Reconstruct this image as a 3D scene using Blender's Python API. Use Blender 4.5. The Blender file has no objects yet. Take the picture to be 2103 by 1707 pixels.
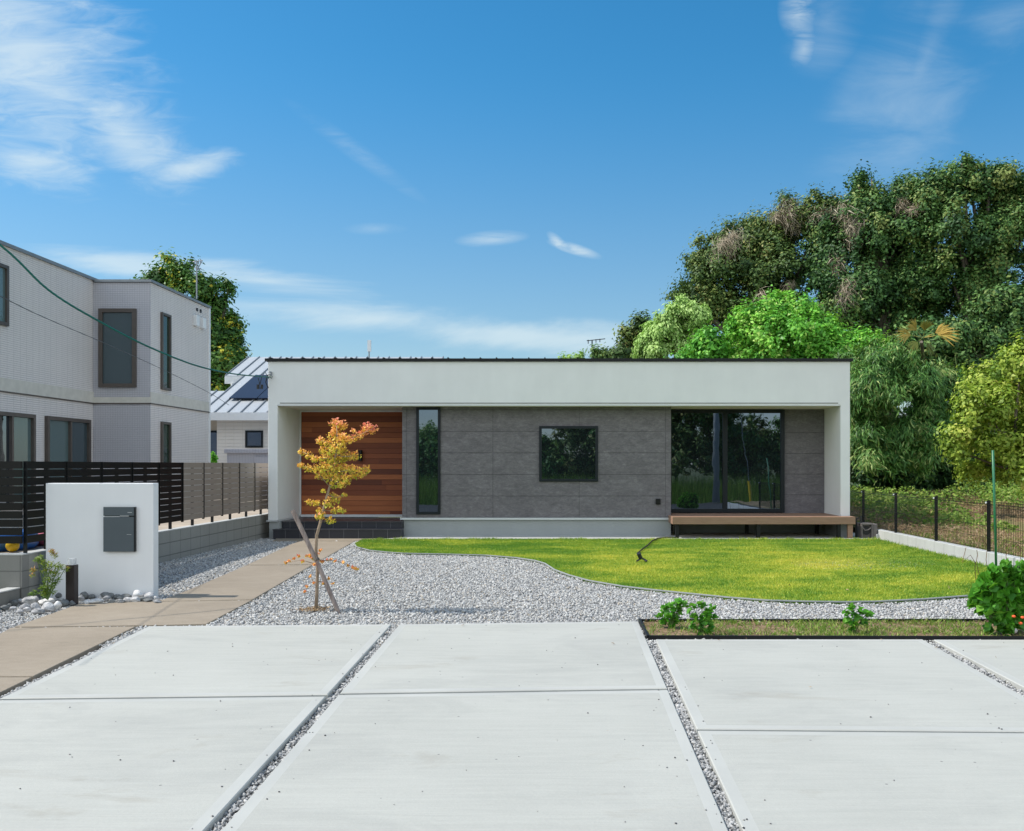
import bpy, math, random
import numpy as np
from mathutils import Vector
R = math.radians
random.seed(4)
rng = np.random.default_rng(4)
S = bpy.context.scene
C = S.collection

# ------------------------------------------------------------------ camera
F, CU, CV, CZ = 1850.0, 1156.0, 956.0, 1.5      # focal length and principal point measured on the photograph
cam = bpy.data.objects.new('camera', bpy.data.cameras.new('camera'))
C.objects.link(cam)
cam.location = (0, 0, CZ); cam.rotation_euler = (R(90), 0, 0)
cam.data.sensor_width = 36; cam.data.lens = F/2103*36
cam.data.shift_x = -(CU-1051.5)/2103; cam.data.shift_y = (CV-853.5)/2103
cam.data.clip_start = .1; cam.data.clip_end = 3000
S.camera = cam

# ------------------------------------------------------------------ sky and sun
SUN_EL = 54.0
w = bpy.data.worlds.new('World'); S.world = w; w.use_nodes = True
nt = w.node_tree; nt.nodes.clear()
def wn(t, **k):
    n = nt.nodes.new(t)
    for a, b in k.items(): setattr(n, a, b)
    return n
def wl(a, b): nt.links.new(a, b)
sky = wn('ShaderNodeTexSky', sky_type='NISHITA', sun_disc=False, sun_elevation=R(SUN_EL), sun_rotation=R(-90),
         air_density=1.0, dust_density=.35, ozone_density=3.0, altitude=0)
out = wn('ShaderNodeOutputWorld'); bg = wn('ShaderNodeBackground'); bg.inputs[1].default_value = .15
tc = wn('ShaderNodeTexCoord')
sep = wn('ShaderNodeSeparateXYZ'); wl(tc.outputs['Generated'], sep.inputs[0])
def wm(op, a, b=None, c=None, clamp=False):
    n = wn('ShaderNodeMath', operation=op, use_clamp=clamp)
    for i, v in enumerate((a, b, c)):
        if v is None: continue
        if isinstance(v, (int, float)): n.inputs[i].default_value = v
        else: wl(v, n.inputs[i])
    return n.outputs[0]
yy = wm('MAXIMUM', sep.outputs[1], .02)
px_ = wm('DIVIDE', sep.outputs[0], yy)          # tangent-plane direction coordinates of the sky dome (north side)
pz_ = wm('DIVIDE', sep.outputs[2], yy)
# cloud sheet coordinates (a plane high above): streaks follow the wind
cmb = wn('ShaderNodeCombineXYZ'); wl(px_, cmb.inputs[0]); wl(pz_, cmb.inputs[1])
def streak(rot, sx, sy, scale, det=8, dist=.6, w_=0.0):
    mp = wn('ShaderNodeMapping'); mp.inputs['Rotation'].default_value = (0, 0, R(rot)); mp.inputs['Scale'].default_value = (sx, sy, 1)
    mp.inputs['Location'].default_value = (w_, w_*.7, w_)
    wl(cmb.outputs[0], mp.inputs[0])
    n = wn('ShaderNodeTexNoise'); n.inputs['Scale'].default_value = scale; n.inputs['Detail'].default_value = det
    n.inputs['Roughness'].default_value = .62; n.inputs['Distortion'].default_value = dist
    wl(mp.outputs[0], n.inputs[0]); return n.outputs[0]
def blob(u, v, ru, rv, rot=0):
    cx, cz = (u-CU)/F, (CV-v)/F
    a = wm('SUBTRACT', px_, cx); b = wm('SUBTRACT', pz_, cz)
    c_, s_ = math.cos(R(rot)), math.sin(R(rot))
    p = wm('ADD', wm('MULTIPLY', a, c_*F/ru), wm('MULTIPLY', b, s_*F/ru))
    q = wm('ADD', wm('MULTIPLY', a, -s_*F/rv), wm('MULTIPLY', b, c_*F/rv))
    d = wm('ADD', wm('MULTIPLY', p, p), wm('MULTIPLY', q, q))
    return wm('SUBTRACT', 1.0, wm('SQRT', d), clamp=True)
def ramp01(x, lo, hi):
    n = wn('ShaderNodeMapRange', interpolation_type='SMOOTHSTEP'); wl(x, n.inputs[0])
    n.inputs[1].default_value = lo; n.inputs[2].default_value = hi; return n.outputs[0]
diag = streak(40, .8, 2.4, 3.0, 12, .8, 2.0)
fine = streak(36, .8, 3.2, 15.0, 14, 1.0, 5.0)
horiz = streak(4, 1.0, 6.0, 2.6, 9, .8, 1.3)
vert = streak(112, 1.0, 3.6, 4.0, 9, .8, 3.1)
def sumn(*l):
    r = l[0]
    for x in l[1:]: r = wm('ADD', r, x)
    return r
mixd = wm('ADD', wm('MULTIPLY', diag, .5), wm('MULTIPLY', fine, .5))
mA = wm('MAXIMUM', wm('MAXIMUM', blob(60, 130, 420, 300, -38), blob(250, 270, 260, 120, -42)), wm('MAXIMUM', blob(60, 330, 260, 75, -12), blob(390, 345, 150, 50, 12)))
cA = ramp01(wm('ADD', wm('MULTIPLY', mA, .80), wm('MULTIPLY', wm('SUBTRACT', mixd, .5), 1.7)), .12, .95)
cA = wm('MULTIPLY', cA, ramp01(mA, 0.0, .28))
mB = wm('MAXIMUM', wm('MAXIMUM', blob(560, 580, 420, 50, -6), blob(1080, 690, 440, 55, -3)), wm('MAXIMUM', blob(760, 655, 560, 70, -4), blob(250, 545, 330, 45, -8)))
cB = wm('MULTIPLY', ramp01(wm('ADD', wm('MULTIPLY', mB, .9), wm('MULTIPLY', wm('SUBTRACT', horiz, .5), 1.9)), .12, .85), ramp01(mB, 0, .35))
mC = wm('MAXIMUM', wm('MAXIMUM', blob(1850, 230, 360, 190, 66), blob(1700, 40, 150, 110, 75)), wm('MAXIMUM', blob(1900, 120, 330, 60, 68), blob(2060, 60, 150, 90, 20)))
cC = wm('MULTIPLY', ramp01(wm('ADD', wm('MULTIPLY', mC, .62), wm('MULTIPLY', wm('SUBTRACT', vert, .5), 1.6)), .05, 1.1), ramp01(mC, 0, .4))
mD = sumn(wm('MULTIPLY', blob(1180, 512, 62, 13, -17), 1.5), wm('MULTIPLY', blob(1145, 496, 30, 12, -42), 1.0), wm('MULTIPLY', blob(1010, 490, 80, 18, 4), .9), wm('MULTIPLY', blob(1640, 20, 45, 70, 0), 1.0), wm('MULTIPLY', blob(1652, 100, 30, 50, -20), .7), wm('MULTIPLY', blob(730, 310, 190, 22, -36), .3), wm('MULTIPLY', blob(770, 470, 70, 14, 0), .3))
cD = wm('MULTIPLY', mD, ramp01(wm('ADD', wm('MULTIPLY', fine, .6), wm('MULTIPLY', horiz, .4)), .36, .6), clamp=True)
cov = wm('MAXIMUM', wm('MAXIMUM', wm('MULTIPLY', cA, .68), wm('MULTIPLY', cB, .60)), wm('MAXIMUM', wm('MULTIPLY', cC, .27), wm('MULTIPLY', cD, .6)))
front = wm('GREATER_THAN', sep.outputs[1], .05)
# rest of dome: thin cirrus, plus bright rear clouds added to light the facade
gm = wn('ShaderNodeMapping'); gm.inputs['Scale'].default_value = (1, 1, 3.5); wl(tc.outputs['Generated'], gm.inputs[0])
gn = wn('ShaderNodeTexNoise'); gn.inputs['Scale'].default_value = 2.2; gn.inputs['Detail'].default_value = 8; wl(gm.outputs[0], gn.inputs[0])
rest = wm('MULTIPLY', ramp01(gn.outputs[0], .30, .62), wm('ADD', .25, wm('MULTIPLY', wm('MULTIPLY', wm('MULTIPLY', ramp01(wm('MULTIPLY', sep.outputs[1], -1.0), .0, .3), ramp01(sep.outputs[2], .10, .22)), wm('SUBTRACT', 1.0, ramp01(sep.outputs[2], .45, .8))), .75)))
cov = wm('ADD', wm('MULTIPLY', cov, front), wm('MULTIPLY', rest, wm('SUBTRACT', 1.0, front)))
hs = wn('ShaderNodeHueSaturation'); hs.inputs['Saturation'].default_value = 1.32; hs.inputs['Hue'].default_value = .488; wl(wm('ADD', .68, wm('MULTIPLY', ramp01(sep.outputs[2], .0, .40), .24)), hs.inputs['Value']); wl(wm('ADD', 1.12, wm('MULTIPLY', ramp01(sep.outputs[2], .05, .42), .24)), hs.inputs['Saturation'])
wl(sky.outputs[0], hs.inputs['Color'])
cm = wn('ShaderNodeMix', data_type='RGBA'); wl(cov, cm.inputs[0]); wl(hs.outputs[0], cm.inputs[6]); 
ccol = wn('ShaderNodeMix', data_type='RGBA'); wl(front, ccol.inputs[0]); ccol.inputs[6].default_value = (12.2, 12.3, 11.8, 1); ccol.inputs[7].default_value = (4.6, 5.25, 5.4, 1); wl(ccol.outputs[2], cm.inputs[7])  # rear cloud colour raised to fill the shaded facade
wl(cm.outputs[2], bg.inputs[0]); wl(bg.outputs[0], out.inputs[0])

sl = bpy.data.lights.new('sun', 'SUN'); sl.energy = 3.9; sl.angle = R(.53); sl.color = (1, .94, .85)
so = bpy.data.objects.new('sun', sl); C.objects.link(so)
so.rotation_euler = Vector((-math.cos(R(SUN_EL)), .01, math.sin(R(SUN_EL)))).to_track_quat('Z', 'Y').to_euler()
S.view_settings.view_transform = 'Standard'; S.view_settings.look = 'None'
S.view_settings.exposure = 0.19; S.view_settings.gamma = 1.0
S.cycles.max_bounces = 8; S.cycles.diffuse_bounces = 4; S.cycles.glossy_bounces = 3; S.cycles.transmission_bounces = 4; S.cycles.transparent_max_bounces = 8

# ------------------------------------------------------------------ measuring helpers
def gz(Y):                                     # height of the paved ground along the plot
    Y = np.asarray(Y, float)
    return np.where(Y >= 14, 0.0, np.where(Y >= 9.13, -.1+(Y-9.13)*.1/4.87, -.1+(np.maximum(Y, 0)-9.13)*.0324))
def G(u, v):                                   # where a line of sight of the photograph meets the ground
    lo, hi = 1.0, 60.0
    for _ in range(50):
        m = (lo+hi)/2
        if CV+F*(CZ-float(gz(m)))/m > v: lo = m
        else: hi = m
    Y = (lo+hi)/2
    return ((u-CU)*Y/F, Y, float(gz(Y)))
def W(u, v, Y): return ((u-CU)*Y/F, Y, CZ+(CV-v)*Y/F)

# ------------------------------------------------------------------ materials
class NT:
    def __init__(s, name):
        s.m = bpy.data.materials.new(name); s.m.use_nodes = True; s.t = s.m.node_tree
        s.b = s.t.nodes['Principled BSDF']; s.out = s.t.nodes['Material Output']
    def n(s, t, **k):
        x = s.t.nodes.new(t)
        for a, b in k.items(): setattr(x, a, b)
        return x
    def l(s, a, b): s.t.links.new(a, b)
    def math(s, op, a, b=None, clamp=False):
        n = s.n('ShaderNodeMath', operation=op, use_clamp=clamp)
        for i, v in enumerate((a, b)):
            if v is None: continue
            if isinstance(v, (int, float)): n.inputs[i].default_value = v
            else: s.l(v, n.inputs[i])
        return n.outputs[0]
    def co(s):
        return s.n('ShaderNodeTexCoord').outputs['Object']
    def xyz(s):
        x = s.n('ShaderNodeSeparateXYZ'); s.l(s.co(), x.inputs[0]); return x.outputs
    def noise(s, scale, det=4, sc=(1, 1, 1), rough=.55, dist=0, vec=None):
        mp = s.n('ShaderNodeMapping'); mp.inputs['Scale'].default_value = sc
        s.l(vec if vec is not None else s.co(), mp.inputs[0])
        n = s.n('ShaderNodeTexNoise'); n.inputs['Scale'].default_value = scale; n.inputs['Detail'].default_value = det
        n.inputs['Roughness'].default_value = rough; n.inputs['Distortion'].default_value = dist
        s.l(mp.outputs[0], n.inputs[0]); return n.outputs[0]
    def ramp(s, x, stops, interp='LINEAR'):
        r = s.n('ShaderNodeValToRGB'); r.color_ramp.interpolation = interp
        e = r.color_ramp.elements
        while len(e) < len(stops): e.new(.5)
        for i, (p, c) in enumerate(stops):
            e[i].position = p; e[i].color = (c[0], c[1], c[2], 1) if not isinstance(c, (int, float)) else (c, c, c, 1)
        s.l(x, r.inputs[0]); return r.outputs[0]
    def mix(s, f, a, b, blend='MIX'):
        n = s.n('ShaderNodeMix', data_type='RGBA', blend_type=blend)
        if isinstance(f, (int, float)): n.inputs[0].default_value = f
        else: s.l(f, n.inputs[0])
        for i, v in ((6, a), (7, b)):
            if isinstance(v, tuple): n.inputs[i].default_value = (v[0], v[1], v[2], 1)
            else: s.l(v, n.inputs[i])
        return n.outputs[2]
    def col(s, c):
        if isinstance(c, tuple): s.b.inputs['Base Color'].default_value = (c[0], c[1], c[2], 1)
        else: s.l(c, s.b.inputs['Base Color'])
    def rough(s, r):
        if isinstance(r, (int, float)): s.b.inputs['Roughness'].default_value = r
        else: s.l(r, s.b.inputs['Roughness'])
    def bump(s, h, d=.01, st=1.0):
        n = s.n('ShaderNodeBump'); n.inputs['Distance'].default_value = d; n.inputs['Strength'].default_value = st
        s.l(h, n.inputs['Height']); s.l(n.outputs[0], s.b.inputs['Normal'])
    def line(s, x, period, off, wdt):          # 1 on a joint line
        a = s.math('SUBTRACT', x, off-wdt/2)
        a = s.math('FLOORED_MODULO', a, period)
        return s.math('LESS_THAN', a, wdt)
def simple(name, c, rough=.6, metal=0, var=.08, scale=6, bump=0, spec=None):
    k = NT(name)
    n = k.noise(scale, 5)
    k.col(k.ramp(n, [(.3, tuple(x*(1-var) for x in c)), (.7, tuple(min(1, x*(1+var)) for x in c))]))
    k.rough(rough); k.b.inputs['Metallic'].default_value = metal
    if spec is not None: k.b.inputs['Specular IOR Level'].default_value = spec
    if bump: k.bump(k.noise(scale*12, 4), bump)
    return k.m
M = {}
def stucco(name, c):
    k = NT(name)
    a = k.noise(1.3, 6, (1, 1, 1)); st = k.noise(5, 5, (1, 1, .16))
    f = k.math('ADD', k.math('MULTIPLY', a, .7), k.math('MULTIPLY', st, .3))
    k.col(k.ramp(f, [(.3, tuple(x*.90 for x in c)), (.72, c)])); k.rough(.9)
    k.bump(k.noise(140, 4), .003); return k.m
M['stucco'] = stucco('white_stucco', (.84, .85, .84))
M['stucco_wall'] = stucco('white_stucco_wall', (.84, .85, .86))
M['soffit'] = simple('cream_soffit', (.78, .75, .68), .8, var=.02)
M['black'] = simple('black_metal', (.010, .011, .012), .5, .0, .1, spec=.3)
M['blackgloss'] = simple('black_paint', (.007, .008, .009), .35, .0, .1, spec=.35)
M['darkframe'] = simple('dark_green_grey_aluminium', (.008, .013, .017), .4, .0, .1, spec=.3)
M['bronze'] = simple('bronze_aluminium', (.10, .085, .075), .45, .3, .1)
M['whitemetal'] = simple('white_metal', (.72, .74, .75), .4, .0, .04)
M['flash'] = simple('pale_flashing', (.62, .64, .65), .4, .2, .04)
M['tan'] = simple('beige_siding', (.5, .47, .42), .8)
M['greymetal'] = simple('grey_metal', (.25, .27, .29), .5, .4)
M['mailgrey'] = simple('slate_grey_paint', (.075, .095, .108), .5, .1, .04)
M['red'] = simple('dark_red_edge', (.3, .02, .02), .4)
M['brownmetal'] = simple('dark_brown_metal', (.025, .017, .016), .45, .2)
M['plasticgrey'] = simple('grey_brown_plastic', (.16, .14, .135), .5)
M['plasticblack'] = simple('black_plastic', (.015, .017, .02), .45)
M['green'] = simple('green_plastic', (.02, .16, .07), .4)
M['cableg'] = simple('teal_cable', (.0, .13, .10), .5)
M['wire'] = simple('grey_cable', (.06, .065, .07), .5)
M['yellow'] = simple('yellow_plastic', (.75, .5, .02), .4)
M['pink'] = simple('pink_plastic', (.75, .18, .25), .4)
M['blue'] = simple('blue_plastic', (.04, .18, .6), .35)
M['orange'] = simple('orange_flower', (.8, .12, .03), .6)
M['bollardglow'] = simple('frosted_white', (.8, .82, .85), .3)

# concrete slab, brushed
k = NT('brushed_concrete')
x = k.xyz()
big = k.noise(.55, 6, (1, 1, 1), .6); br = k.noise(3.0, 6, (.6, 9, 1), .6, .3); brf = k.noise(14, 4, (.25, 14, 1), .6)
fine = k.noise(60, 3)
f = k.math('ADD', k.math('ADD', k.math('MULTIPLY', big, .45), k.math('MULTIPLY', br, .35)), k.math('MULTIPLY', fine, .2))
base = k.ramp(f, [(.25, (.355, .36, .33)), (.5, (.435, .438, .40)), (.75, (.50, .503, .46))])
stn = k.ramp(k.noise(1.1, 5, (.6, 1.6, 1), .7, .6), [(.6, 0), (.72, 1)])
base = k.mix(k.math('MULTIPLY', stn, .36), base, (.27, .235, .18))
s2 = k.ramp(k.noise(.45, 7, (1, 2.2, 1), .7, 1.0), [(.5, 0), (.68, 1)])
base = k.mix(k.math('MULTIPLY', s2, .24), base, (.22, .225, .22))
sp = k.n('ShaderNodeTexVoronoi'); sp.inputs['Scale'].default_value = 5.5; k.l(k.co(), sp.inputs[0])
spk = k.math('LESS_THAN', sp.outputs['Distance'], .045)
base = k.mix(k.math('MULTIPLY', spk, .6), base, (.10, .10, .10))
k.col(base); k.rough(.85); k.bump(k.math('ADD', k.math('MULTIPLY', brf, .6), k.math('MULTIPLY', fine, .3)), .004); M['slab'] = k.m
k = NT('trowelled_concrete'); f = k.noise(1.5, 6)
k.col(k.ramp(f, [(.3, (.43, .432, .40)), (.7, (.50, .502, .465))])); k.rough(.6); k.bump(k.noise(30, 4), .001); M['trowel'] = k.m
# plain concrete
def concrete(name, c, streak=0.25, bscale=25):
    k = NT(name)
    a = k.noise(1.1, 6, (1, 1, 1)); st = k.noise(3.5, 6, (1, 1, .12), .65); f2 = k.noise(bscale, 5)
    f = k.math('ADD', k.math('ADD', k.math('MULTIPLY', a, .35), k.math('MULTIPLY', st, .4)), k.math('MULTIPLY', f2, .25))
    k.col(k.ramp(f, [(.25, tuple(v*(1-streak) for v in c)), (.75, tuple(v*(1+streak*.5) for v in c))]))
    k.rough(.85); k.bump(f2, .004); return k.m
M['foundation'] = concrete('foundation_render', (.36, .38, .38), .14)
M['wallconc'] = concrete('pale_concrete', (.50, .51, .50), .16)
M['apron'] = concrete('apron_concrete', (.48, .48, .46), .15)
# path: beige washed concrete
k = NT('beige_path'); a = k.noise(.9, 6, (1, 1, 1), .6); b = k.noise(90, 4); c_ = k.noise(7, 5, (.7, 2, 1))
f = k.math('ADD', k.math('ADD', k.math('MULTIPLY', a, .4), k.math('MULTIPLY', b, .35)), k.math('MULTIPLY', c_, .25))
k.col(k.ramp(f, [(.28, (.21, .175, .13)), (.5, (.30, .25, .19)), (.72, (.37, .315, .245))])); k.rough(.9); k.bump(b, .004); M['path'] = k.m
# soil / base under the stones
k = NT('gravel_base'); a = k.n('ShaderNodeTexVoronoi'); a.inputs['Scale'].default_value = 38; k.l(k.co(), a.inputs[0])
cc = k.n('ShaderNodeSeparateColor'); k.l(a.outputs['Color'], cc.inputs[0])
k.col(k.ramp(cc.outputs[0], [(.0, (.12, .12, .125)), (.5, (.33, .33, .335)), (1, (.5, .5, .5))])); k.rough(.95); k.bump(a.outputs['Distance'], .02, -1.0); M['gravelbase'] = k.m
def stones_mat(name, stops):
    k = NT(name); at = k.n('ShaderNodeAttribute', attribute_name='rnd')
    c = k.ramp(at.outputs['Fac'], stops); nn = k.noise(60, 3)
    k.col(k.mix(.35, c, k.ramp(nn, [(.3, .6), (.7, 1.0)]), 'MULTIPLY')); k.rough(.85); return k.m
M['stones'] = stones_mat('crushed_stone', [(0, (.11, .115, .12)), (.2, (.30, .305, .305)), (.5, (.49, .49, .485)), (.85, (.66, .66, .64)), (.94, (.46, .39, .30)), (1, (.8, .8, .78))])
k = NT('rock_surface'); a = k.noise(6, 8, (1, 1, 2.2), .7, 1.2); oi = k.n('ShaderNodeObjectInfo')
f = k.math('ADD', a, k.math('MULTIPLY', k.math('SUBTRACT', oi.outputs['Random'], .5), .28))
k.col(k.ramp(f, [(.30, (.16, .17, .18)), (.45, (.40, .40, .41)), (.60, (.72, .71, .70)), (.8, (.80, .79, .78))])); k.rough(.85); k.bump(k.noise(22, 6), .02); M['rock'] = k.m
k = NT('dark_rock_surface'); a = k.noise(7, 8, (1, 1, 2.2), .7, 1.2)
k.col(k.ramp(a, [(.3, (.07, .075, .08)), (.55, (.19, .20, .20)), (.75, (.45, .45, .44))])); k.rough(.85); k.bump(k.noise(22, 6), .02); M['rockdark'] = k.m
# grey siding, panels 1.82 x 0.455
def siding():
    k = NT('grey_siding'); x = k.xyz()
    a = k.noise(4.2, 7, (1, 1, 2.1), .68, .8); b = k.noise(16, 6, (1, 1, 2.5), .65, .5); c_ = k.noise(80, 3)
    f = k.math('ADD', k.math('ADD', k.math('MULTIPLY', a, .4), k.math('MULTIPLY', b, .4)), k.math('MULTIPLY', c_, .2))
    base = k.ramp(f, [(.34, (.100, .092, .099)), (.48, (.145, .135, .145)), (.56, (.185, .173, .184)), (.68, (.28, .266, .278))])
    j = k.math('MAXIMUM', k.line(x[2], .455, .40, .009), k.line(x[0], 1.82, -1.475, .009))
    k.col(k.mix(k.math('MULTIPLY', j, .5), base, (.03, .028, .028))); k.rough(.8)
    k.bump(k.math('SUBTRACT', f, j), .006); return k.m
M['siding'] = siding()
# cedar boards
def cedar():
    k = NT('cedar_boards'); x = k.xyz(); H = .118
    row = k.math('FLOOR', k.math('DIVIDE', x[2], H))
    w1 = k.n('ShaderNodeTexWhiteNoise', noise_dimensions='1D'); k.l(row, w1.inputs['W'])
    seg = k.math('FLOOR', k.math('ADD', k.math('DIVIDE', x[0], 7.0), k.math('MULTIPLY', w1.outputs['Value'], 7.0)))
    cv = k.n('ShaderNodeCombineXYZ'); k.l(row, cv.inputs[0]); k.l(seg, cv.inputs[1])
    w2 = k.n('ShaderNodeTexWhiteNoise', noise_dimensions='2D'); k.l(cv.outputs[0], w2.inputs['Vector'])
    cv2 = k.n('ShaderNodeCombineXYZ'); k.l(x[0], cv2.inputs[0]); k.l(k.math('ADD', x[2], k.math('MULTIPLY', w2.outputs['Value'], 30.0)), cv2.inputs[2])
    g = k.noise(9, 8, (.35, 1, 9), .7, .7, cv2.outputs[0]); g2 = k.noise(3, 4, (.3, 1, 2.0), .5, 0, cv2.outputs[0])
    f = k.math('ADD', k.math('ADD', k.math('MULTIPLY', w2.outputs['Value'], .5), k.math('MULTIPLY', g, .28)), k.math('MULTIPLY', g2, .22))
    base = k.ramp(f, [(.2, (.11, .024, .009)), (.42, (.21, .050, .017)), (.6, (.31, .082, .026)), (.8, (.50, .16, .052))])
    j = k.line(x[2], H, 0, .006)
    k.col(k.mix(k.math('MULTIPLY', j, .7), base, (.03, .01, .006))); k.rough(.6); k.bump(k.math('SUBTRACT', g, j), .004); return k.m
M['cedar'] = cedar()
def blocks(name, axis, c, bw=.4, bh=.2, joff=0, zoff=.47, jw=.012, jc=(.14, .14, .13), rough=.9, streak=True, strength=.8, var=.16):
    k = NT(name); x = k.xyz()
    a = k.noise(1.0, 6, (1, 1, 1)); st = k.noise(5.0, 6, (1, 1, .1), .65); f2 = k.noise(50, 4)
    f = k.math('ADD', k.math('ADD', k.math('MULTIPLY', a, .4), k.math('MULTIPLY', st, .35)), k.math('MULTIPLY', f2, .25))
    base = k.ramp(f, [(.25, tuple(v*(1-var) for v in c)), (.75, tuple(v*(1+var) for v in c))])
    j = k.math('MAXIMUM', k.line(x[2], bh, zoff, jw), k.line(x[axis], bw, joff, jw))
    k.col(k.mix(k.math('MULTIPLY', j, strength), base, jc)); k.rough(rough); k.bump(k.math('SUBTRACT', k.math('MULTIPLY', f2, .3), j), .006); return k.m
M['blockY'] = blocks('concrete_block_side', 1, (.30, .295, .27))
M['blockX'] = blocks('concrete_block_front', 0, (.23, .225, .21), joff=.05)
M['blockR'] = blocks('pale_block_wall', 1, (.50, .51, .50), .4, 5, 0, -3, .008, (.3, .3, .3))
M['tile'] = blocks('dark_step_tile', 0, (.032, .033, .042), .3, 50, 0, -3, .007, (.22, .22, .23), .45, var=.25)
M['tiletop'] = blocks('dark_step_tile_tread', 0, (.05, .05, .058), .3, 50, 0, -3, .007, (.2, .2, .21), .4, var=.2)
M['brickN_Y'] = blocks('fine_tile_siding_side', 1, (.72, .69, .675), .227, .045, 0, 0, .010, (.22, .21, .22), .75, strength=.38, var=.08)
M['brickN_X'] = blocks('fine_tile_siding_front', 0, (.50, .50, .54), .06, .045, 0, 0, .009, (.22, .22, .25), .75, strength=.42, var=.08)  # front copy made darker and bluer to carry that face's shade
M['band'] = simple('beige_band', (.58, .565, .51), .8)
M['white_siding'] = blocks('white_brick_siding', 0, (.66, .65, .63), .3, .12, 0, 0, .008, (.5, .5, .48), .85, strength=.35, var=.05)
M['shed'] = blocks('lilac_grey_shed', 0, (.40, .41, .47), .09, 50, 0, -3, .01, (.28, .29, .33), .5, strength=.6, var=.05)
M['roofmetal'] = simple('silver_roof', (.48, .50, .51), .45, .25, .05)
k = NT('solar_cells'); x = k.xyz(); k.col(k.mix(k.math('MULTIPLY', k.line(x[1], .08, 0, .012), .6), (.018, .024, .045), (.07, .08, .11))); k.rough(.4); k.b.inputs['Specular IOR Level'].default_value = .25; M['solar'] = k.m
# decking
k = NT('deck_boards'); x = k.xyz(); g = k.noise(6, 6, (.4, 6, 6), .6)
base = k.ramp(g, [(.3, (.30, .165, .105)), (.7, (.40, .235, .155))]); j = k.line(x[1], .145, 18.3, .008)
k.col(k.mix(j, base, (.03, .02, .015))); k.rough(.7); M['deck'] = k.m
k = NT('deck_edge'); g = k.noise(9, 6, (.4, 3, 3), .6); k.col(k.ramp(g, [(.3, (.30, .175, .115)), (.7, (.37, .225, .155))])); k.rough(.75); M['deckedge'] = k.m
# glass
def glass(name, tint=(.012, .016, .018), refl=.3, gl=(.85, .93, 1.0)):
    k = NT(name); k.t.nodes.remove(k.b)
    d = k.n('ShaderNodeBsdfDiffuse'); d.inputs[0].default_value = (*tint, 1)
    g = k.n('ShaderNodeBsdfGlossy'); g.inputs['Roughness'].default_value = .012; g.inputs[0].default_value = (*gl, 1)
    b = k.n('ShaderNodeBump'); b.inputs['Distance'].default_value = .004; b.inputs['Strength'].default_value = .25
    k.l(k.noise(1.6, 2), b.inputs['Height']); k.l(b.outputs[0], g.inputs['Normal'])
    fr = k.n('ShaderNodeFresnel'); fr.inputs[0].default_value = 1.5
    f = k.math('ADD', k.math('MULTIPLY', fr.outputs[0], .9), refl-.04, clamp=True)
    mx = k.n('ShaderNodeMixShader'); k.l(f, mx.inputs[0]); k.l(d.outputs[0], mx.inputs[1]); k.l(g.outputs[0], mx.inputs[2]); k.l(mx.outputs[0], k.out.inputs[0]); return k.m
M['glass'] = glass('window_glass', refl=.26, gl=(.66, .80, 1.0))
M['glassN'] = glass('frosted_window_glass', (.05, .075, .085), .08)
M['glassD'] = glass('green_reflection_glass', (.02, .04, .025), .07)  # dark green reflection put into the pane colour
M['curtain'] = glass('curtained_glass', (.10, .15, .15), .08)
k = NT('clear_acrylic'); k.b.inputs['Transmission Weight'].default_value = .6; k.col((.9, .93, .95)); k.rough(.15); M['acrylic'] = k.m
# vegetation
def leafmat(name, stops, rough=.45, trans=.28, spec=.35):
    k = NT(name); at = k.n('ShaderNodeAttribute', attribute_name='rnd')
    c = k.ramp(at.outputs['Fac'], stops); k.col(c); k.rough(rough); k.b.inputs['Specular IOR Level'].default_value = spec
    tr = k.n('ShaderNodeBsdfTranslucent'); k.l(k.mix(.5, c, (.25, .45, .03), 'MIX') if trans > .2 else c, tr.inputs[0])
    mx = k.n('ShaderNodeMixShader'); mx.inputs[0].default_value = trans
    k.l(k.b.outputs[0], mx.inputs[1]); k.l(tr.outputs[0], mx.inputs[2]); k.l(mx.outputs[0], k.out.inputs[0]); return k.m
M['ever'] = leafmat('evergreen_leaves', [(0, (0.036, 0.090, 0.032)), (.4, (0.070, 0.170, 0.044)), (.75, (0.140, 0.260, 0.060)), (1, (0.280, 0.340, 0.100))], .55, .17, .3)
M['ever2'] = leafmat('olive_evergreen_leaves', [(0, (0.046, 0.095, 0.029)), (.4, (0.105, 0.189, 0.046)), (.8, (0.210, 0.273, 0.063)), (1, (0.378, 0.357, 0.126))], .55, .17, .3)
M['bright'] = leafmat('bright_green_leaves', [(0, (.07, .28, .03)), (.5, (.19, .56, .06)), (.85, (.36, .72, .10)), (1, (.55, .78, .18))], .45, .3)
M['willow'] = leafmat('pale_green_leaves', [(0, (.20, .36, .09)), (.5, (.40, .62, .17)), (1, (.58, .78, .28))], .6, .3)
M['bamboo'] = leafmat('bamboo_leaves', [(0, (.04, .11, .025)), (.5, (.10, .25, .05)), (.9, (.22, .38, .09)), (1, (.40, .48, .16))], .5, .22)
M['yellowgreen'] = leafmat('yellow_green_leaves', [(0, (.16, .27, .03)), (.5, (.36, .48, .06)), (.85, (.54, .61, .10)), (1, (.66, .66, .16))], .5, .3)
M['ginkgo'] = leafmat('ginkgo_leaves', [(0, (0.036, 0.099, 0.022)), (.55, (0.090, 0.216, 0.040)), (.95, (0.198, 0.360, 0.063)), (1, (0.720, 0.648, 0.072))], .5, .2)
M['dry'] = leafmat('dry_twigs', [(0, (.20, .16, .11)), (.5, (.40, .33, .24)), (1, (.60, .52, .40))], .8, .05)
M['palm'] = leafmat('palm_fronds', [(0, (.12, .17, .03)), (.4, (.28, .26, .05)), (.8, (.46, .32, .06)), (1, (.55, .36, .08))], .5, .15)
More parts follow.
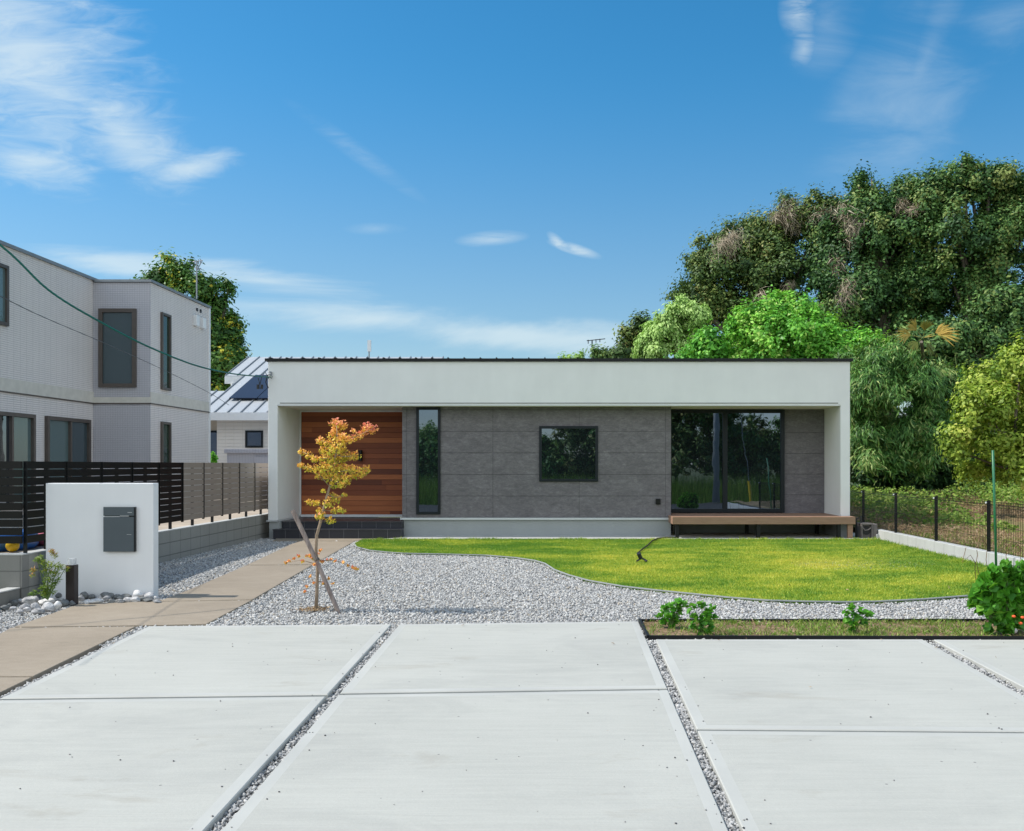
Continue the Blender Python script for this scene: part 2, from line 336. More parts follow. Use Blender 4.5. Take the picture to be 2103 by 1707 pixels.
M['maple'] = leafmat('maple_leaves', [(0, (.42, .48, .05)), (.25, (.78, .60, .07)), (.5, (.88, .50, .09)), (.75, (.88, .38, .15)), (1, (.85, .28, .20))], .6, .19)
M['shrub'] = leafmat('shrub_leaves', [(0, (0.037, 0.163, 0.013)), (.5, (0.088, 0.325, 0.022)), (1, (0.250, 0.525, 0.062))], .4, .3)
M['nandina'] = leafmat('nandina_leaves', [(0, (.08, .16, .03)), (.5, (.20, .30, .04)), (.85, (.38, .40, .06)), (1, (.5, .22, .06))], .5, .3)
M['weed'] = leafmat('weed_leaves', [(0, (.08, .17, .025)), (.6, (.22, .36, .05)), (1, (.44, .48, .13))], .6, .25)
M['straw'] = leafmat('dead_grass', [(0, (.18, .11, .05)), (.5, (.33, .22, .12)), (1, (.55, .42, .26))], .8, .1)
k = NT('lawn_blades'); at = k.n('ShaderNodeAttribute', attribute_name='rnd')
p1 = k.noise(.62, 5, (1, 1.7, 1), .6); p2 = k.noise(3.2, 4, (1, 1.5, 1))
xx = k.xyz(); ex = k.math('DIVIDE', k.math('SUBTRACT', xx[0], 3.0), 3.6); ey = k.math('DIVIDE', k.math('SUBTRACT', xx[1], 13.8), 3.6)
wear = k.math('SUBTRACT', 1.0, k.math('ADD', k.math('MULTIPLY', ex, ex), k.math('MULTIPLY', ey, ey)), clamp=True)     # sun bleached middle of the turf
f = k.math('ADD', k.math('ADD', k.math('MULTIPLY', p1, .62), k.math('MULTIPLY', p2, .24)), k.math('MULTIPLY', at.outputs['Fac'], .18))
f = k.math('ADD', f, k.math('SUBTRACT', k.math('MULTIPLY', wear, .10), .075))
lc = k.ramp(f, [(.36, (.13, .29, .025)), (.45, (.26, .41, .035)), (.54, (.50, .56, .06)), (.66, (.70, .65, .10))]); k.col(lc); k.rough(.6)
tr = k.n('ShaderNodeBsdfTranslucent'); k.l(lc, tr.inputs[0]); mx = k.n('ShaderNodeMixShader'); mx.inputs[0].default_value = .3
k.l(k.b.outputs[0], mx.inputs[1]); k.l(tr.outputs[0], mx.inputs[2]); k.l(mx.outputs[0], k.out.inputs[0]); M['lawn'] = k.m
k = NT('bark'); g = k.noise(12, 7, (1, 1, .25), .7); k.col(k.ramp(g, [(.3, (.08, .065, .05)), (.7, (.24, .20, .16))])); k.rough(.9); k.bump(g, .02); M['bark'] = k.m
k = NT('maple_bark'); g = k.noise(40, 6, (1, 1, .3), .7); k.col(k.ramp(g, [(.3, (.20, .14, .09)), (.7, (.42, .33, .24))])); k.rough(.8); M['maplebark'] = k.m
k = NT('weathered_wood'); g = k.noise(30, 7, (1, 1, .12), .7); k.col(k.ramp(g, [(.3, (.17, .13, .115)), (.7, (.40, .33, .30))])); k.rough(.9); k.bump(g, .006); M['stake'] = k.m
k = NT('bed_soil'); g = k.noise(9, 7, (1, 1, 1), .7); k.col(k.ramp(g, [(.3, (.12, .075, .04)), (.5, (.24, .16, .09)), (.62, (.34, .23, .14)), (.75, (.22, .24, .08))])); k.rough(.95); k.bump(k.noise(30, 5), .03); M['soil'] = k.m
k = NT('bank_soil'); g = k.noise(1.6, 8, (1, 1, 1), .65); k.col(k.ramp(g, [(.35, (.13, .15, .04)), (.5, (.27, .19, .10)), (.68, (.38, .27, .16))])); k.rough(.95); k.bump(k.noise(9, 6), .08); M['banksoil'] = k.m
k = NT('field_ground'); g = k.noise(.3, 8, (1, 1, 1), .65); k.col(k.ramp(g, [(.35, (.05, .08, .02)), (.6, (.12, .13, .05))])); k.rough(.95); M['field'] = k.m
M['asphalt'] = simple('asphalt', (.06, .06, .062), .9, 0, .15, 3, .01)
M['yard'] = simple('pale_yard_ground', (.42, .36, .29), .9, 0, .15, 2)
M['straypebble'] = stones_mat('grit', [(0, (.05, .05, .055)), (.5, (.16, .16, .165)), (1, (.42, .41, .39))])
# ------------------------------------------------------------------ object helpers
def tag(o, label=None, cat=None, group=None, kind=None):
    if label: o['label'] = label
    if cat: o['category'] = cat
    if group: o['group'] = group
    if kind: o['kind'] = kind
    return o
def thing(name, loc, label, cat, group=None, rz=0):
    o = bpy.data.objects.new(name, None); C.objects.link(o); o.location = loc; o.rotation_euler = (0, 0, rz)
    o.empty_display_size = .2
    return tag(o, label, cat, group)
def rootloc(p):
    l = Vector((0, 0, 0))
    while p is not None: l = l+p.location; p = p.parent
    return l
def copy_tree(o, parent=None):
    c = o.copy(); C.objects.link(c); c.parent = parent
    for ch in [x for x in bpy.data.objects if x.parent == o]: copy_tree(ch, c)
    return c
class MB:
    def __init__(s): s.v = []; s.f = []; s.mi = []
    def add(s, vs, fs, mi=0):
        o = len(s.v); s.v += [tuple(map(float, v)) for v in vs]; s.f += [tuple(i+o for i in f) for f in fs]; s.mi += [mi]*len(fs); return s
    def box(s, x0, x1, y0, y1, z0, z1, mi=0):
        return s.add([(x0, y0, z0), (x1, y0, z0), (x1, y1, z0), (x0, y1, z0), (x0, y0, z1), (x1, y0, z1), (x1, y1, z1), (x0, y1, z1)],
                     [(0, 3, 2, 1), (4, 5, 6, 7), (0, 1, 5, 4), (1, 2, 6, 5), (2, 3, 7, 6), (3, 0, 4, 7)], mi)
    def prism(s, pts, ext, mi=0):              # polygon extruded by a vector
        n = len(pts); a = [Vector(p) for p in pts]; b = [p+Vector(ext) for p in a]
        nrm = Vector((0, 0, 0))
        for i in range(n): nrm += a[i].cross(a[(i+1) % n])
        fl = nrm.dot(Vector(ext)) > 0
        f0 = tuple(range(n)); f1 = tuple(range(n, 2*n))
        fs = [f0[::-1], f1] if fl else [f0, f1[::-1]]
        for i in range(n):
            j = (i+1) % n; q = (i, j, j+n, i+n); fs.append(q if fl else q[::-1])
        return s.add(a+b, fs, mi)
    def tube(s, pts, r, seg=6, mi=0, cap=True):
        pts = [Vector(p) for p in pts]; n = len(pts)
        rs = r if isinstance(r, (list, tuple)) else [r]*n
        vs = []; fs = []
        for i, p in enumerate(pts):
            d = (pts[min(i+1, n-1)]-pts[max(i-1, 0)]).normalized()
            up = Vector((0, 0, 1)) if abs(d.z) < .9 else Vector((1, 0, 0))
            a = d.cross(up).normalized(); b = d.cross(a)
            for k_ in range(seg):
                t = 2*math.pi*k_/seg; vs.append(p+(a*math.cos(t)+b*math.sin(t))*rs[i])
        for i in range(n-1):
            for k_ in range(seg):
                q = (k_+1) % seg; fs.append((i*seg+k_, i*seg+q, (i+1)*seg+q, (i+1)*seg+k_))
        if cap: fs.append(tuple(range(seg))[::-1]); fs.append(tuple((n-1)*seg+i for i in range(seg)))
        return s.add(vs, fs, mi)
    def build(s, name, mats, parent=None, bevel=0, smooth=False, **t):
        o = bpy.data.objects.new(name, bpy.data.meshes.new(name)); L = rootloc(parent)
        o.data.from_pydata([(a-L.x, b-L.y, c-L.z) for a, b, c in s.v], [], s.f)
        mats = mats if isinstance(mats, (list, tuple)) else [mats]
        for m in mats: o.data.materials.append(m)
        if len(mats) > 1: o.data.polygons.foreach_set('material_index', s.mi)
        if smooth: o.data.polygons.foreach_set('use_smooth', [True]*len(s.f))
        C.objects.link(o); o.parent = parent
        if bevel:
            b = o.modifiers.new('bevel', 'BEVEL'); b.width = bevel; b.segments = 2; b.limit_method = 'ANGLE'; b.angle_limit = R(40)
        tag(o, **t); return o
def npmesh(name, V, Fa, mat, parent=None, rnd=None, smooth=False, **t):
    me = bpy.data.meshes.new(name); L = rootloc(parent)
    V = np.asarray(V, np.float32)-np.array([L.x, L.y, L.z], np.float32)
    n, kf = Fa.shape
    me.vertices.add(len(V)); me.vertices.foreach_set('co', V.ravel())
    me.loops.add(n*kf); me.loops.foreach_set('vertex_index', Fa.astype(np.int32).ravel())
    me.polygons.add(n); me.polygons.foreach_set('loop_start', np.arange(0, n*kf, kf, dtype=np.int32)); me.polygons.foreach_set('loop_total', np.full(n, kf, np.int32))
    if rnd is not None:
        a = me.attributes.new('rnd', 'FLOAT', 'FACE'); a.data.foreach_set('value', np.clip(rnd, 0, 1).astype(np.float32))
    if smooth: me.polygons.foreach_set('use_smooth', np.ones(n, bool))
    me.update(calc_edges=True)
    o = bpy.data.objects.new(name, me); me.materials.append(mat); C.objects.link(o); o.parent = parent
    return tag(o, **t)
def unit(a): return a/np.maximum(np.linalg.norm(a, axis=1, keepdims=True), 1e-6)
def leaves(P, N, size, aspect, U=None, jitter=.5):
    """diamond leaves at P facing N, long axis U"""
    n = len(P); N = unit(N)
    if U is None: U = rng.normal(size=(n, 3))
    U = unit(U-(U*N).sum(1, keepdims=True)*N); Vv = np.cross(N, U)
    s = (size*(1+jitter*rng.uniform(-1, 1, n)))[:, None] if np.isscalar(size) else size[:, None]
    bend = N*s*.12
    V = np.stack([P-U*s*.5-bend, P+Vv*s*aspect*.5, P+U*s*.5-bend, P-Vv*s*aspect*.5], 1).reshape(-1, 3)
    return V, np.arange(n*4).reshape(n, 4)
def crown_points(lobes, n, clump=.6, cdens=1.0, inner=.18, squash=.75):
    """lobes: (x,y,z,rx,ry,rz).  leaf clumps spread over the lobes' surface, leaves over each clump"""
    lobes = np.array(lobes, float)
    area = (lobes[:, 3]*lobes[:, 4]+lobes[:, 3]*lobes[:, 5]+lobes[:, 4]*lobes[:, 5])
    nc = int(max(8, area.sum()*4.2/(clump*clump*2.0)*cdens))
    li = rng.choice(len(lobes), nc, p=area/area.sum())
    d = unit(rng.normal(size=(nc, 3))); d[:, 2] = np.where(d[:, 2] < -.5, -d[:, 2]*.5, d[:, 2])
    rad = 1-np.abs(rng.normal(0, .22, nc))+rng.uniform(-.08, .14, nc); deep = rng.random(nc) < inner; rad[deep] = rng.uniform(.3, .8, deep.sum())
    Cc = lobes[li, :3]+d*lobes[li, 3:]*rad[:, None]
    cr = clump*rng.uniform(.45, 1.25, nc)
    w_ = cr**2; ci = rng.choice(nc, n, p=w_/w_.sum())
    ax = unit(d+rng.normal(0, .9, (nc, 3))+np.array([0, 0, .1]))          # each clump is a spray along its own twig
    e = unit(rng.normal(size=(n, 3))); rr = np.minimum(np.abs(rng.normal(0, .52, n)), rng.uniform(.75, 1.25, n))
    along = np.clip(rng.normal(0, .45, n), -.9, .9)*cr[ci]; P = Cc[ci]+e*(cr[ci]*rr)[:, None]*1.05+ax[ci]*along[:, None]
    N = e*1.0+d[ci]*.6+np.array([-.1, 0, .5])+rng.normal(0, .38, (n, 3))
    tone = rng.normal(0, .22, nc)[ci]
    return P, N, tone, e
def foliage(name, lobes, n, size, mat, parent, clump=.6, aspect=.55, tone=.5, droop=0, spread=.2, cdens=.85, inner=.10, **t):
    P, N, tn, e = crown_points(lobes, n, clump, cdens, inner)
    U = None
    if droop: U = e*np.array([1, 1, .2])+np.array([0, 0, -droop])+rng.normal(0, .3, (n, 3))
    V, Fa = leaves(P, N, size, aspect, U)
    return npmesh(name, V, Fa, mat, parent, tone+tn+rng.normal(0, spread, n), **t)
def pxlobes(Y, L, dy=.8):                      # crown masses measured on the photograph, given their real distance and depth
    out = []
    for (u, v, ru, rv) in L:
        yy_ = Y+rng.uniform(-.6, .6); x, y, z = W(u, v, yy_); a, b = ru*Y/F, rv*Y/F
        out.append((x, y, z, a, max(a, b)*dy, b))
    return out
def trunk(name, base, lobes, r, parent, mat=None, lean=(0, 0)):
    mb = MB(); b = Vector(base); ls = sorted(lobes, key=lambda q: q[2])
    top = Vector((np.mean([q[0] for q in lobes]), np.mean([q[1] for q in lobes]), np.mean([q[2] for q in lobes])))
    mid = b.lerp(top, .5)+Vector((random.uniform(-.2, .2), random.uniform(-.2, .2), 0))
    mb.tube([b-Vector((0, 0, .2)), b.lerp(mid, .5)+Vector((.05, 0, 0)), mid, top], [r*1.25, r, r*.8, r*.45], 8)
    for q in ls:
        c = Vector(q[:3]); s_ = b.lerp(top, random.uniform(.45, .85)); m = s_.lerp(c, .5)+Vector((random.uniform(-.2, .2), random.uniform(-.2, .2), -.15))
        mb.tube([s_, m, c+Vector((0, 0, q[5]*.5))], [r*.45, r*.3, r*.08], 5)
    return mb.build(name, mat or M['bark'], parent, smooth=True)
def inpoly(x, y, poly):
    c = np.zeros(len(x), bool); n = len(poly)
    for i in range(n):
        x1, y1 = poly[i][:2]; x2, y2 = poly[(i+1) % n][:2]
        if y1 == y2: continue
        c ^= ((y1 > y) != (y2 > y)) & (x < (x2-x1)*(y-y1)/(y2-y1)+x1)
    return c

# ------------------------------------------------------------------ ground
def sheet(name, xs, ys, zf, mat, **t):
    xs = np.array(xs, float); ys = np.array(ys, float); X, Y = np.meshgrid(xs, ys); Z = zf(X, Y)
    V = np.stack([X, Y, Z], -1).reshape(-1, 3); a = len(xs); i, j = np.meshgrid(np.arange(a-1), np.arange(len(ys)-1)); b = (j*a+i).ravel()
    return npmesh(name, V, np.stack([b, b+1, b+1+a, b+a], 1), mat, None, None, True, **t)
sheet('ground', [-900, -100, -30, -7, 0, 7, 30, 100, 900], [-900, -60, -12, 0, 3, 6, 9.13, 11, 14, 20, 30, 60, 200, 1200], lambda X, Y: gz(Y)-.14, M['field'], kind='structure')
sheet('gravel_bed', np.linspace(-6.4, 6.4, 40), list(np.linspace(1.5, 9.13, 20))+list(np.linspace(9.3, 19.5, 24)), lambda X, Y: gz(Y)-.035-.012*(Y < 9.0), M['gravelbase'], kind='structure')
sheet('road', [-60, -6, 6, 60], [-7, -3, 0, 1.6], lambda X, Y: gz(Y)-.06, M['asphalt'], kind='structure')
def polysheet(name, pts, thick, mat, dz=0, bevel=.01, **t):
    mb = MB(); mb.prism([(p[0], p[1], p[2]+dz-thick) for p in pts], (0, 0, thick)); return mb.build(name, mat, bevel=bevel, **t)
# driveway slabs: each one poured panel with a trowelled margin
def inset(P, d):
    n = len(P); c = np.mean([p[:2] for p in P], axis=0); L = []
    for i in range(n):
        a = np.array(P[i][:2]); b = np.array(P[(i+1) % n][:2]); e = (b-a)/np.linalg.norm(b-a); nn = np.array([-e[1], e[0]])
        if nn.dot(c-a) < 0: nn = -nn
        L.append((a+nn*d, e))
    o = []
    for i in range(n):
        (p, e), (q, f) = L[i-1], L[i]
        A = np.array([e, -f]).T; s_ = np.linalg.solve(A, q-p)[0]; r = p+e*s_; o.append((r[0], r[1], float(gz(r[1]))))
    return o
SL = []
def xA(v): return 804-.9106*(v-1282)
def xA2(v): return 820-.866*(v-1282)
def xB(v): return 1311+.4316*(v-1276)
def xB2(v): return 1348+.46*(v-1316)
def xL(v): return 307-(v-1285)/.488
def xC(v): return 1900+1.78*(v-1316)
def xC2(v): return 1922+1.905*(v-1316)
VB = 2500
slabdefs = [
 [(xL(1286), 1286), (xA(1282), 1282), (xA(1426), 1426), (xL(1434), 1434)],
 [(xL(1438), 1438), (xA(1430.2), 1430.2), (xA(VB), VB), (xL(VB), VB)],
 [(xA2(1282), 1282), (xB(1276), 1276), (xB(1413), 1413), (xA2(1423), 1423)],
 [(xA2(1427), 1427), (xB(1416.8), 1416.8), (xB(VB), VB), (xA2(VB), VB)],
 [(xB2(1313), 1313), (xC(1313), 1313), (xC(1503), 1503), (xB2(1496.5), 1496.5)],
 [(xB2(1500.2), 1500.2), (xC(1506.6), 1506.6), (xC(VB), VB), (xB2(VB), VB)],
 [(xC2(1313.5), 1313.5), (3400, 1315), (4400, 1520), (xC2(1505), 1505)]]
slablab = ['upper left driveway slab beside the beige path', 'lower left driveway slab', 'upper middle driveway slab below the maple', 'lower middle driveway slab', 'upper right driveway slab below the planting bed', 'lower right driveway slab', 'far right driveway slab']
for q, lb in zip(slabdefs, slablab):
    P = [G(u, v) for u, v in q]; SL.append(P); I = inset(P, .075); I2 = inset(P, .006)
    mb = MB(); n = 4
    vs = [(p[0], p[1], p[2]-.12) for p in P]+[(p[0], p[1], p[2]-.006) for p in P]+I2+I
    fs = []; mi = []
    for i in range(4):
        j = (i+1) % 4
        fs += [(i, j, j+4, i+4), (i+4, j+4, j+8, i+8), (i+8, j+8, j+12, i+12)]; mi += [1, 1, 1]
    fs.append((12, 13, 14, 15)); mi.append(0)
    mb.add(vs, fs); mb.mi = mi
    o = mb.build('driveway_slab', [M['slab'], M['trowel']], kind='structure')
    import bmesh
    bm = bmesh.new(); bm.from_mesh(o.data); bmesh.ops.recalc_face_normals(bm, faces=bm.faces)
    if max(bm.faces, key=lambda f: f.calc_area()).normal.z < 0: bmesh.ops.reverse_faces(bm, faces=bm.faces)
    bm.to_mesh(o.data); bm.free()
# path
PATHS = [[(560, 1110.5), (572, 1103), (831, 1103), (815, 1110), (729, 1110.5)],
 [(611, 1111.5), (728, 1111.5), (643, 1159), (507, 1160)],
 [(505, 1161.2), (641, 1160.2), (518.5, 1231), (360, 1234), (327, 1234), (381, 1214)],
 [(160, 1241), (250, 1236.5), (327, 1235.5), (517, 1232.5), (424, 1281), (280, 1284), (29, 1287)],
 [(22, 1289), (278, 1286.5), (68, 1388.5), (-160, 1389.5)],
 [(-165, 1391), (65, 1390.5), (-700, 1760), (-1500, 1760)]]
PP = []
for q in PATHS:
    P = [G(u, v) for u, v in q]; PP.append(P); polysheet('path', P, .1, M['path'], 0, .006, kind='structure')
polysheet('path_edge', [G(u, v) for u, v in [(730, 1110.5), (742, 1110.5), (424, 1285), (418, 1285)]], .03, M['wallconc'], -.012, .003, kind='structure')
# apron
AP = [(-3.32, 18.3, 0), (6.3, 18.3, 0), (6.3, 19.2, 0), (-3.32, 19.2, 0)]
AP = [(-3.62, 18.22, 0), (5.2, 18.22, 0), (6.4, 18.22, 0), (6.4, 20.2, 0), (-3.32, 19.2, 0), (-3.32, 18.5, 0)]
polysheet('apron', AP, .1, M['apron'], .02, .006, kind='structure')
# lawn
lawn_px = [(728, 1117), (733, 1124), (760, 1131), (800, 1135), (830, 1137), (880, 1138), (930, 1139), (1000, 1141), (1060, 1146), (1100, 1152), (1120, 1158), (1140, 1171), (1170, 1182), (1210, 1193), (1280, 1205), (1350, 1213), (1420, 1220), (1500, 1228), (1580, 1234), (1680, 1236.5), (1740, 1237), (1800, 1236), (1900, 1231), (1990, 1224), (2070, 1214)]
edge = [G(u, v) for u, v in lawn_px]
LW = edge+[(6.33, 12.0, 0), (6.33, 18.2, 0), (-3.6, 18.2, 0), (-4.05, 18.15, 0)]
polysheet('lawn_soil', LW, .06, M['lawn'], -.002, 0, kind='structure')
mb = MB()
for i in range(len(edge)-1):
    a, b = Vector(edge[i]), Vector(edge[i+1]); d = (b-a).normalized(); nn = Vector((-d.y, d.x, 0))*.0
    nn = Vector((d.y, -d.x, 0)); nn = nn if nn.y < 0 else -nn
    mb.prism([a, b, b+nn*.022, a+nn*.022], (0, 0, .014))
mb.build('lawn_edging', M['foundation'], kind='structure')
# bed
BED = [G(u, v) for u, v in [(1316, 1275), (2600, 1274), (2700, 1313), (1333, 1310)]]
polysheet('bed_soil', BED, .1, M['soil'], -.012, 0, kind='structure')
mb = MB()
for a, b, h in ((0, 1, .015), (3, 0, .025), (3, 2, .025)):
    A, B = Vector(BED[a]), Vector(BED[b]); d = (B-A).normalized(); nn = Vector((-d.y, d.x, 0))*.022
    if (a, b) == (3, 2): nn = -nn
    mb.prism([A-Vector((0, 0, .06)), B-Vector((0, 0, .06)), B+nn-Vector((0, 0, .06)), A+nn-Vector((0, 0, .06))], (0, 0, .06+h))
mb.build('bed_edging', M['black'], label='thin black edging frame round the narrow planting bed', cat='edging')

# ------------------------------------------------------------------ gravel stones (stuff)
def scatter_gravel():
    XY = []; 
    def cand(n, x0, x1, y0, y1):
        x = rng.uniform(x0, x1, n); y = rng.uniform(y0, y1, n); XY.append((x, y))
    cand(225000, -6.25, 6.3, 8.2, 18.6)
    x, y = np.concatenate([a[0] for a in XY]), np.concatenate([a[1] for a in XY])
    # joints and strips nearer the camera
    xs = []; ys = []
    def strip(fa, fb, v0, v1, n):
        for _ in range(n):
            # density in world space: sample Y uniformly
            pass
    def wstrip(a0, a1, b0, b1, n):             # quad between edges a0-a1 and b0-b1 (world)
        t = rng.random(n); s_ = rng.random(n)
        a0, a1, b0, b1 = [np.array(q[:2]) for q in (a0, a1, b0, b1)]
        p = (a0*(1-t)[:, None]+a1*t[:, None])*(1-s_)[:, None]+(b0*(1-t)[:, None]+b1*t[:, None])*s_[:, None]
        xs.append(p[:, 0]); ys.append(p[:, 1])
    wstrip(G(xA(1280), 1280), G(xA(1900), 1900), G(xA2(1280), 1280), G(xA2(1900), 1900), 2600)
    wstrip(G(xB(1310), 1310), G(xB(1900), 1900), G(xB2(1312), 1312), G(xB2(1900), 1900), 2600)
    wstrip(G(xC(1316), 1316), G(xC(1505), 1505), G(xC2(1316), 1316), G(xC2(1505), 1505), 1200)
    wstrip(G(288, 1287), G(-130, 1490), G(307, 1287), G(-110, 1490), 1600)
    nmain = len(x); x = np.concatenate([x]+xs); y = np.concatenate([y]+ys); joint = np.arange(len(x)) >= nmain
    ok = np.ones(len(x), bool)
    for P in SL+PP+[LW, AP, BED]: ok &= ~inpoly(x, y, P)
    u = CU+F*x/y; ok &= (u > -120) & (u < 2230) & ~((x > -5.95) & (x < 6) & (y > 18.4))
    x, y, joint = x[ok], y[ok], joint[ok]
    n = len(x); z = gz(y)-.03+rng.uniform(0, .018, n)-joint*(.004+.012*(x > -3.2))
    o = np.array([[1, 0, 0], [-1, 0, 0], [0, 1, 0], [0, -1, 0], [0, 0, 1], [0, 0, -1]], float)
    f = np.array([[0, 2, 4], [2, 1, 4], [1, 3, 4], [3, 0, 4], [2, 0, 5], [1, 2, 5], [3, 1, 5], [0, 3, 5]])
    s_ = rng.uniform(.008, .0165, n)*np.where(rng.random(n) < .06, 1.5, 1)
    sc = np.stack([s_*rng.uniform(.8, 1.4, n), s_*rng.uniform(.7, 1.2, n), s_*rng.uniform(.5, .95, n)], 1)
    V = o[None]*sc[:, None]*(1+.25*rng.uniform(-1, 1, (n, 6, 1)))+rng.uniform(-.25, .25, (n, 6, 3))*s_[:, None, None]
    a = rng.uniform(0, 6.28, n); t = rng.normal(0, .5, n); ca, sa, ct, st = np.cos(a), np.sin(a), np.cos(t), np.sin(t)
    X = V[..., 0]*ct[:, None]-V[..., 2]*st[:, None]; Z = V[..., 0]*st[:, None]+V[..., 2]*ct[:, None]; Yv = V[..., 1]
    X, Yv = X*ca[:, None]-Yv*sa[:, None], X*sa[:, None]+Yv*ca[:, None]
    V = np.stack([X+x[:, None], Yv+y[:, None], Z+z[:, None]], -1).reshape(-1, 3)
    Fa = (f[None]+(np.arange(n)*6)[:, None, None]).reshape(-1, 3)
    npmesh('gravel', V, Fa, M['stones'], None, np.repeat(rng.beta(2.2, 1.6, n)-joint*.22, 8), label='crushed grey and white gravel covering the front yard', cat='gravel', kind='stuff')  # joint stones greyer, and toned darker for shade below the slab edges
    print('stones', n)
scatter_gravel()
# ------------------------------------------------------------------ lawn blades (stuff)
def scatter_lawn():
    n = 420000
    x = rng.uniform(-4.3, 6.35, n); y = rng.uniform(10.0, 18.24, n)
    u = CU+F*x/y; ok = inpoly(x, y, LW) & (u < 2200); x, y = x[ok], y[ok]; n = len(x)
    back = np.clip((y-17.75)/.45, 0, 1); side = np.clip((x-6.0)/.3, 0, 1)
    tuf = (np.sin(x*7.1)+np.sin(x*3.3+1)+np.sin(x*13.7+2)) > .9
    h = rng.uniform(.014, .030, n)*(1+back*(.8+1.3*tuf*rng.random(n))+side*2.0*rng.random(n))
    a = rng.uniform(0, 6.28, n); wd = .006
    b = np.stack([x, y, gz(y)-.004], 1); dx = np.stack([np.cos(a)*wd, np.sin(a)*wd, 0*a], 1)
    tip = b+np.stack([rng.normal(0, .4, n)*h, rng.normal(0, .4, n)*h, h], 1)
    V = np.stack([b-dx, b+dx, tip], 1).reshape(-1, 3)
    npmesh('lawn_grass', V, np.arange(n*3).reshape(n, 3), M['lawn'], None, rng.random(n), label='mown yellow green lawn with a curved front edge', cat='grass', kind='stuff')
scatter_lawn()
# ------------------------------------------------------------------ the white house
FY = 18.66
house = thing('house', (0, FY, 0), 'low white single storey house with a flat fascia, recessed porch and grey siding', 'house')
mb = MB()
mb.prism([(-6.11, FY, .36), (-5.91, FY, .36), (-5.91, FY, 2.752), (5.75, FY, 2.752), (5.75, FY, .36), (5.95, FY, .36), (5.95, FY, 3.655), (-6.11, FY, 3.655)], (0, 7.6, 0))
mb.build('frame_wall', M['stucco'], house, bevel=.012)
MB().box(-5.905, 5.745, FY+.06, 20.4, 2.735, 2.75).build('soffit', M['soffit'], house)
mb = MB().box(-5.86, 5.70, FY-.006, FY+.02, 2.785, 2.797); mb.build('drip_edge', M['black'], house)
MB().box(-5.9, 5.74, FY-.003, FY+.055, 2.736, 2.752).build('fascia_trim', M['whitemetal'], house)
# roof: low metal roof falling to the back with standing seams
rf = MB(); rf.prism([(-6.16, FY-.05, 3.658), (-6.16, FY-.05, 3.712), (-6.16, 26.4, 3.60), (-6.16, 26.4, 3.54)], (12.16, 0, 0))
roof = rf.build('roof', M['black'], house)
for i in range(36):
    x = -6.05+i*.334
    MB().prism([(x-.012, FY-.055, 3.70), (x-.012, FY-.055, 3.732-.012*(i > 20)), (x-.012, FY+.03, 3.738-.012*(i > 20)), (x-.012, 26.4, 3.62), (x-.012, 26.4, 3.59)], (.024, 0, 0)).build('seam', M['black'], roof)
MB().box(-5.9, 5.74, 26.0, 26.2, .36, 2.74).build('rear_wall', M['stucco'], house)
MB().box(-3.39, 2.28, 19.0, 20.5, .40, 2.734).build('siding', M['siding'], house, bevel=.004)
MB().box(2.284, 5.746, 19.8, 20.0, .36, 2.734).build('siding', M['siding'], house)
MB().box(-5.88, -3.393, 20.26, 20.4, .40, 2.70).build('timber_cladding', M['cedar'], house)
MB().box(-5.908, -5.883, 20.22, 20.4, .36, 2.734).build('trim', M['whitemetal'], house)
MB().box(-5.88, -3.393, 20.23, 20.4, 2.70, 2.734).build('trim', M['whitemetal'], house)
MB().box(-5.88, -3.393, 20.20, 20.4, .345, .398).build('trim', M['whitemetal'], house)
MB().box(-3.43, 2.28, 18.965, 19.3, .352, .398).build('flashing', M['flash'], house, bevel=.004)
MB().box(-6.14, -5.90, FY-.025, 26, .338, .359).build('flashing', M['flash'], house)
MB().box(-3.36, 2.28, 19.02, 26, -.1, .35).build('foundation', M['foundation'], house)
MB().box(2.28, 5.92, 19.85, 26, -.1, .355).build('foundation', M['foundation'], house)
MB().box(-6.09, -5.88, FY+.02, 26, -.1, .336).build('foundation', M['foundation'], house)
MB().box(5.73, 5.93, FY+.02, 26, -.1, .358).build('foundation', M['foundation'], house)
mb = MB().box(-5.86, -3.37, 18.82, 20.2, -.05, .305); st = mb.build('porch_step', M['tile'], house)
MB().box(-5.87, -3.365, 18.80, 20.198, .307, .333).build('tread', M['tiletop'], st)
mb = MB().box(-5.95, -3.33, 18.50, 18.815, -.05, .165); st = mb.build('porch_step', M['tile'], house)
MB().box(-5.96, -3.32, 18.485, 18.797, .167, .188).build('tread', M['tiletop'], st)
def win(parent, x0, x1, z0, z1, Y, fw=.055, mat='darkframe', g='glass', mull=None, name='window', proud=.035, axis='y', gl=None):
    """window on a wall facing -Y (axis y) or +X (axis x: x0,x1 are then Y values and Y the wall's X)"""
    def bx(mb, a0, a1, d0, d1, c0, c1):
        if axis == 'y': mb.box(a0, a1, Y-d1, Y-d0, c0, c1)
        else: mb.box(Y+d0, Y+d1, a0, a1, c0, c1)
    mb = MB()
    bx(mb, x0, x0+fw, 0, proud, z0, z1); bx(mb, x1-fw, x1, 0, proud, z0, z1)
    bx(mb, x0+fw, x1-fw, 0, proud, z1-fw, z1); bx(mb, x0+fw, x1-fw, 0, proud, z0, z0+fw)
    cuts = [x0+fw]
    if mull:
        for c, wd in mull: bx(mb, c-wd/2, c+wd/2, .002, proud-.004, z0+fw, z1-fw); cuts += [c-wd/2, c+wd/2]
    cuts.append(x1-fw)
    fr = mb.build(name, M[mat], parent, bevel=.003)
    for i in range(0, len(cuts), 2):
        p = MB(); bx(p, cuts[i], cuts[i+1], .003, .012, z0+fw, z1-fw); p.build('pane', M[(gl or [g]*9)[i//2]], fr)
    return fr
win(house, -3.09, -2.58, .47, 2.725, 19.0)
win(house, -.50, .74, 1.16, 2.33, 19.0)
